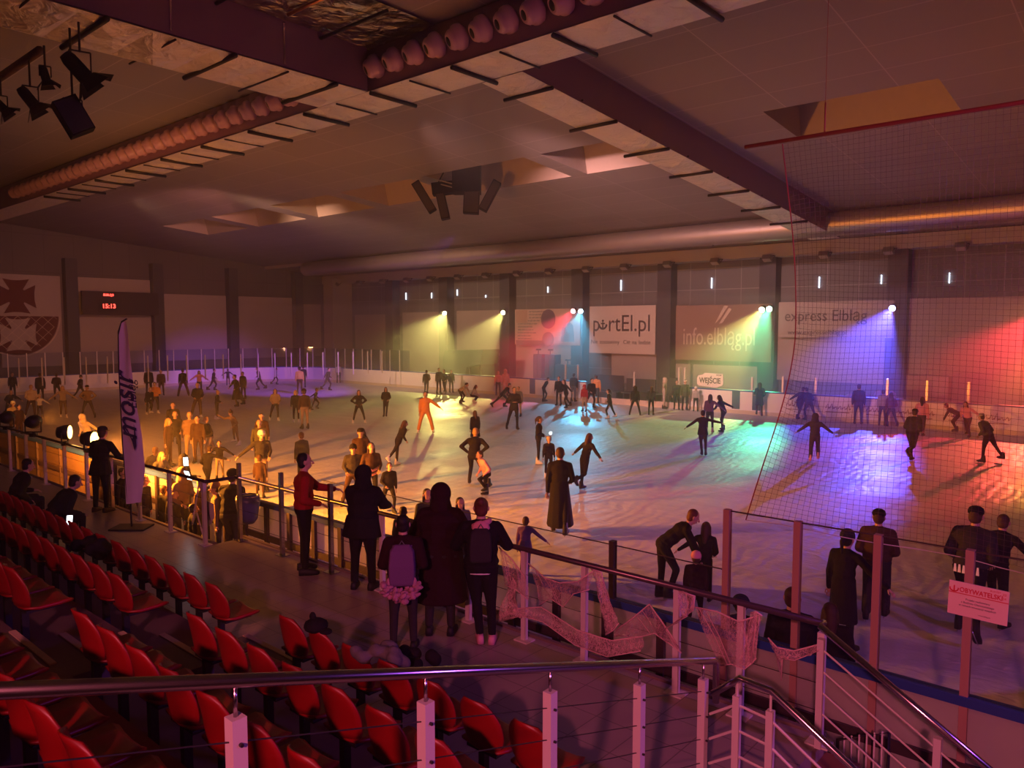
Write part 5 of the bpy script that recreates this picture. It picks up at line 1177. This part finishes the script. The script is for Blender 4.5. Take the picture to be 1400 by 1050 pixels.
# bunting pennants at the railing corner
o = empty('bunting', (-12.9, 6.34, WZ+1.05), 0, 'pale cloth bunting strips hanging from the railing corner', 'bunting')
pm = mat('pale cloth', (.62, .55, .55), .85)
MB().poly([(.05, 0, 0), (.13, 0, -.02), (.62, 0, -.9), (.5, 0, -.66), (.3, 0, -.42)], (0, .006, 0)).build('pennant', pm, o)
MB().poly([(.28, .01, -.33), (.58, .01, -.36), (.60, .01, -.58), (.4, .01, -.78)], (0, .006, 0)).build('pennant', pm, o)
MB().tube([(.1, 0, -.1), (-.05, 0, -.5), (-.18, 0, -.85), (.0, 0, -.6), (.2, 0, -.95)], .014, 6).build('ribbon', pm, o, True)
M_web = gauze('cobweb gauze', (.78, .52, .58), .40, 90); M_webd = gauze('cobweb dense', (.82, .56, .60), .62, 70)
def web(nm_label, top, bot, seed, m, nu=22, nv=9, sag=.08):
    "gauze stretched between two polylines of photo points on the railing plane"
    rr_ = random.Random(seed)
    def poly(P, u):
        x = u*(len(P)-1); i = min(int(x), len(P)-2); f = x-i; return P[i].lerp(P[i+1], f)
    Tn = [onY(x, y, 6.70) for x, y in top]; Bn = [onY(x, y, 6.66) for x, y in bot]
    org = Tn[0].copy(); mb = MB(); G = []
    for j in range(nv+1):
        v = j/nv; row = []
        for i in range(nu+1):
            u = i/nu; p = poly(Tn, u).lerp(poly(Bn, u), v)-org
            p.y += .05*math.sin(u*11+seed)*math.sin(v*PI)+rr_.uniform(-.012, .012); p.z += rr_.uniform(-.012, .012)-sag*math.sin(v*PI)*.3
            row.append(mb.bm.verts.new(p))
        G.append(row)
    for a_, b_ in zip(G, G[1:]):
        for i in range(nu): mb._f([a_[i], a_[i+1], b_[i+1], b_[i]])
    w_ = empty('cobweb', org, 0, nm_label, 'cobweb'); mb.build('gauze', m, w_, True)
    mb = MB(); mb.tube([p-org for p in Tn], .008, 5).tube([p-org for p in Bn], .006, 5)
    for k in range(4):
        u = rr_.random(); mb.tube([poly(Tn, u)-org, poly(Tn, min(1, u+.1)).lerp(poly(Bn, u), .5)-org+V((0, .02, 0)), poly(Bn, min(1, u+.15))-org], .004, 4)
    mb.build('strand', mat('web thread', (.7, .45, .5), .9), w_, True)
web('thin cobweb sheet between the first two posts right of the pink hood', [(722, 770), (745, 790), (765, 797), (790, 795), (812, 780)], [(737, 828), (752, 818), (770, 830), (784, 812), (806, 806)], 1, M_web)
web('bunched cobweb strip tied over the rail and falling to the floor cable', [(808, 778), (822, 782), (826, 800)], [(828, 868), (838, 862), (846, 852)], 2, M_webd, 8, 14)
web('long cobweb swag drooping low along the railing', [(675, 842), (706, 832), (740, 830), (790, 862), (836, 876), (878, 870)], [(682, 850), (712, 842), (742, 850), (786, 882), (830, 898), (876, 890)], 3, M_webd)
web('triangular cobweb sheet rising from the swag', [(842, 862), (865, 845), (888, 826), (905, 850), (925, 880)], [(842, 868), (870, 872), (895, 866), (915, 880), (932, 893)], 4, M_web)
web('cobweb hanging from the rail above the child in maroon', [(928, 808), (950, 815), (948, 835)], [(934, 842), (940, 842), (905, 862)], 5, M_webd, 8, 10)
web('wide torn cobweb between the middle posts', [(950, 830), (980, 836), (1010, 850), (1035, 842)], [(985, 910), (1000, 908), (1018, 915), (1030, 905)], 6, M_web)
web('thick cobweb bundle knotted over the rail near the stair', [(1026, 838), (1034, 836), (1042, 842)], [(1010, 905), (1022, 912), (1034, 900)], 7, M_webd, 8, 14)
web('cobweb swag ending at the last post before the stair', [(1050, 872), (1062, 885), (1085, 890), (1105, 885), (1124, 880)], [(1068, 930), (1070, 900), (1086, 903), (1106, 895), (1126, 886)], 8, M_webd)
web('cobweb scrap hanging behind the woman with the pink hood', [(682, 748), (700, 765), (718, 790)], [(690, 800), (705, 806), (722, 820)], 9, M_web, 10, 8)
web('pale cobweb around the knees of the woman with the pink hood', [(701, 790), (706, 800), (700, 815)], [(676, 850), (698, 838), (712, 845)], 10, M_webd, 8, 8)
bake_people()
KS, KA, KP, KW, KV, KB, KE, KO, KU, KH, KF, EXPO = 8800, 9800, 21000, 5200, 1800, 17500, 4800, 850, 50, .0028, .014, 0
# ---------- lights
def spot(name, loc, aim, col, power, angle, blend=.4, rad=.1):
    l = bpy.data.lights.new(name, 'SPOT'); l.energy = power; l.color = col; l.spot_size = math.radians(angle); l.spot_blend = blend; l.shadow_soft_size = rad
    o = bpy.data.objects.new(name, l); C.objects.link(o); o.location = loc
    o.rotation_euler = (V(aim)-V(loc)).to_track_quat('-Z', 'Y').to_euler(); return o
HEADS = [(608, 428, (548, 547), (1, .86, .22), 1.0, 'yellow'), (688, 427, (600, 546), (1, .86, .22), .8, 'yellow'), (784, 425, (655, 552), (1, .05, .10), 1.3, 'red'), (794, 425, (762, 560), (.12, .62, 1), .6, 'cyan'),
         (1042, 423, (915, 575), (1, .82, .2), 1.0, 'yellow'), (1052, 422, (968, 582), (.1, 1, .45), .9, 'green'), (1220, 421, (1108, 602), (.08, .08, 1), 2.7, 'blue'), (1440, 421, (1258, 616), (1, .03, .06), 1.9, 'red'), (1450, 421, (1420, 610), (1, .42, .06), .6, 'amber')]
for px, py, aim, col, pw, nm in HEADS:
    p = onY(px, py, 48.3); tgt = at(*aim); d = (tgt-p).normalized()
    where = {608: 'leftmost on the back wall', 688: 'second from the left on the back wall', 784: 'left of the cyan one beside the portEl.pl banner', 794: 'left of the portEl.pl banner', 1042: 'right end of the brown banner', 1052: 'on the column right of the brown banner', 1220: 'behind the net', 1440: 'beyond the right photo edge', 1450: 'beyond the right photo edge'}[px]
    h = empty('stage_spotlight', p, 0, 'lit %s stage spotlight, %s' % (nm, where), 'spotlight')
    Mq = d.to_track_quat('Z', 'Y').to_matrix()
    MB().lathe([(.05, -.4), (.16, -.36), (.2, -.1), (.205, .05), (.19, .07)], (0, 0, 0), Mq, 14).build('housing', M_black, h, True)
    lc = tuple(.35+.65*c for c in col)
    MB().lathe([(.01, .05), (.185, .06), (.18, .085), (.01, .1)], (0, 0, 0), Mq, 14).build('lens', mat('lens '+nm, lc, .3, emit=lc, estr=22), h, True)
    MB().bar((-.2, 0, 0), (-.2, .35, .05), .04).bar((.2, 0, 0), (.2, .35, .05), .04).bar((-.2, .35, .05), (.2, .35, .05), .06).build('bracket', M_dark, h)
    spot('beam_'+nm, p+d*.16, tgt, col, KS*pw, 27, .5, .12)
# amber floods by the near boards
for k, (p, aim) in enumerate(((FL[0], (-7, 16, -.4)), (FL[1], (-14, 26, -.4)))):
    spot('amber_flood', p+(V(aim)-p).normalized()*.3, aim, (1, .27, .022), KA*(1, 1)[k], 96, .9, .09)
spot('beam_amber', onY(1450, 421, 48.3)+V((2.5, -.2, 0)), (-10.2, 8.4, .6), (1, .34, .05), KS*1.1, 17, .7, .12)
spot('amber_flood', FL[2]+V((-.15, .3, 0.05)), (-34, 22, .3), (1, .27, .022), KA*.9, 110, .9, .09)
# purple wash on the far end boards, from the hanging cluster
spot('purple_wash', (-27.5, 27.2, 9.2), (-55.5, 33, -.5), (.42, .10, 1), KP, 27, .6, .15)
spot('violet_wash', (-17.3, 16.9, 11.4), (-18, 21, 0), (1, .62, .66), 900, 125, .9, .3)  # added fill for the mid ice, no such fixture known
# lamps out of view: pink on the stand, violet from the right; the others are added fill
spot('pink_wash', (2.5, -6.5, 7.5), (-2.2, 6.8, .3), (1, .17, .26), KW, 72, 1.0, .2)
spot('pink_wash', (2.0, -6.5, 7.5), (-14, 6.5, 1.5), (1, .24, .30), 2300, 36, .9, .2)  # extra unseen lamp added to brighten the flag and walkway people
spot('violet_wash', (10.5, 7.5, 7), (-4, 7.5, 1), (.45, .10, 1), KV, 70, .8, .2)
for x, c, q in ((-44, (1, .50, .30), 1), (-22, (1, .46, .42), 1.15), (2, (1, .30, .42), .42)): spot('wall_fill', (x+3, 17.2, 11.2), (x-2, 49, 3.2), c, KB*q, 50, .9, .3)  # unseen fill added to brighten the long wall, in place of ice bounce
spot('end_wall_fill', (-38, 21, 11), (-69, 28, 4.5), (1, .33, .26), KE, 66, .9, .3)  # fill without fixture, added to lift the end wall
spot('orange_up_fill', (-32, 7.3, 1.8), (-30, 26, 12), (1, .42, .22), KO, 140, .9, .3)  # added upward lamp without fixture, stands in for bounce on the ceiling
spot('pink_up_fill', (3.5, 6.2, 2.2), (-16.5, 13, 12.4), (.85, .16, .55), 900, 40, .9, .3)  # unseen upward fill added to tint nozzles and girder pink
# haze
m = bpy.data.materials.new('stage haze'); m.use_nodes = True; nt = m.node_tree; nt.nodes.remove(nt.nodes['Principled BSDF'])
vs = nt.nodes.new('ShaderNodeVolumeScatter'); vs.inputs['Color'].default_value = (1, .97, .95, 1); vs.inputs['Density'].default_value = KH; vs.inputs['Anisotropy'].default_value = .6
nt.links.new(vs.outputs[0], nt.nodes['Material Output'].inputs['Volume'])
hz = tag(MB().box(-69.2, 13.1, -12.05, 49.8, -.2, 14).build('stage_haze', m), 'thin coloured stage haze filling the hall', 'haze', kind='stuff')
m2 = m.copy(); m2.name = 'fog bank'; m2.node_tree.nodes['Volume Scatter'].inputs['Density'].default_value = KF
fz = tag(MB().box(-66, 12, 36, 49.2, .02, 6.6).build('fog_bank', m2), 'denser coloured fog hanging in front of the back wall around the spotlights', 'haze', kind='stuff')
w = bpy.data.worlds.new('world'); bpy.context.scene.world = w; w.use_nodes = True
w.node_tree.nodes['Background'].inputs[0].default_value = (.5, .2, .18, 1); w.node_tree.nodes['Background'].inputs[1].default_value = .02
sc = bpy.context.scene; sc.view_settings.view_transform = 'Standard'; sc.view_settings.look = 'None'; sc.view_settings.gamma = 1; sc.view_settings.exposure = EXPO
try:
    sc.cycles.use_denoising = True; sc.cycles.max_bounces = 6; sc.cycles.diffuse_bounces = 3; sc.cycles.glossy_bounces = 3; sc.cycles.transparent_max_bounces = 24; sc.cycles.volume_bounces = 1; sc.cycles.use_light_tree = True; sc.cycles.caustics_reflective = False
except Exception: pass
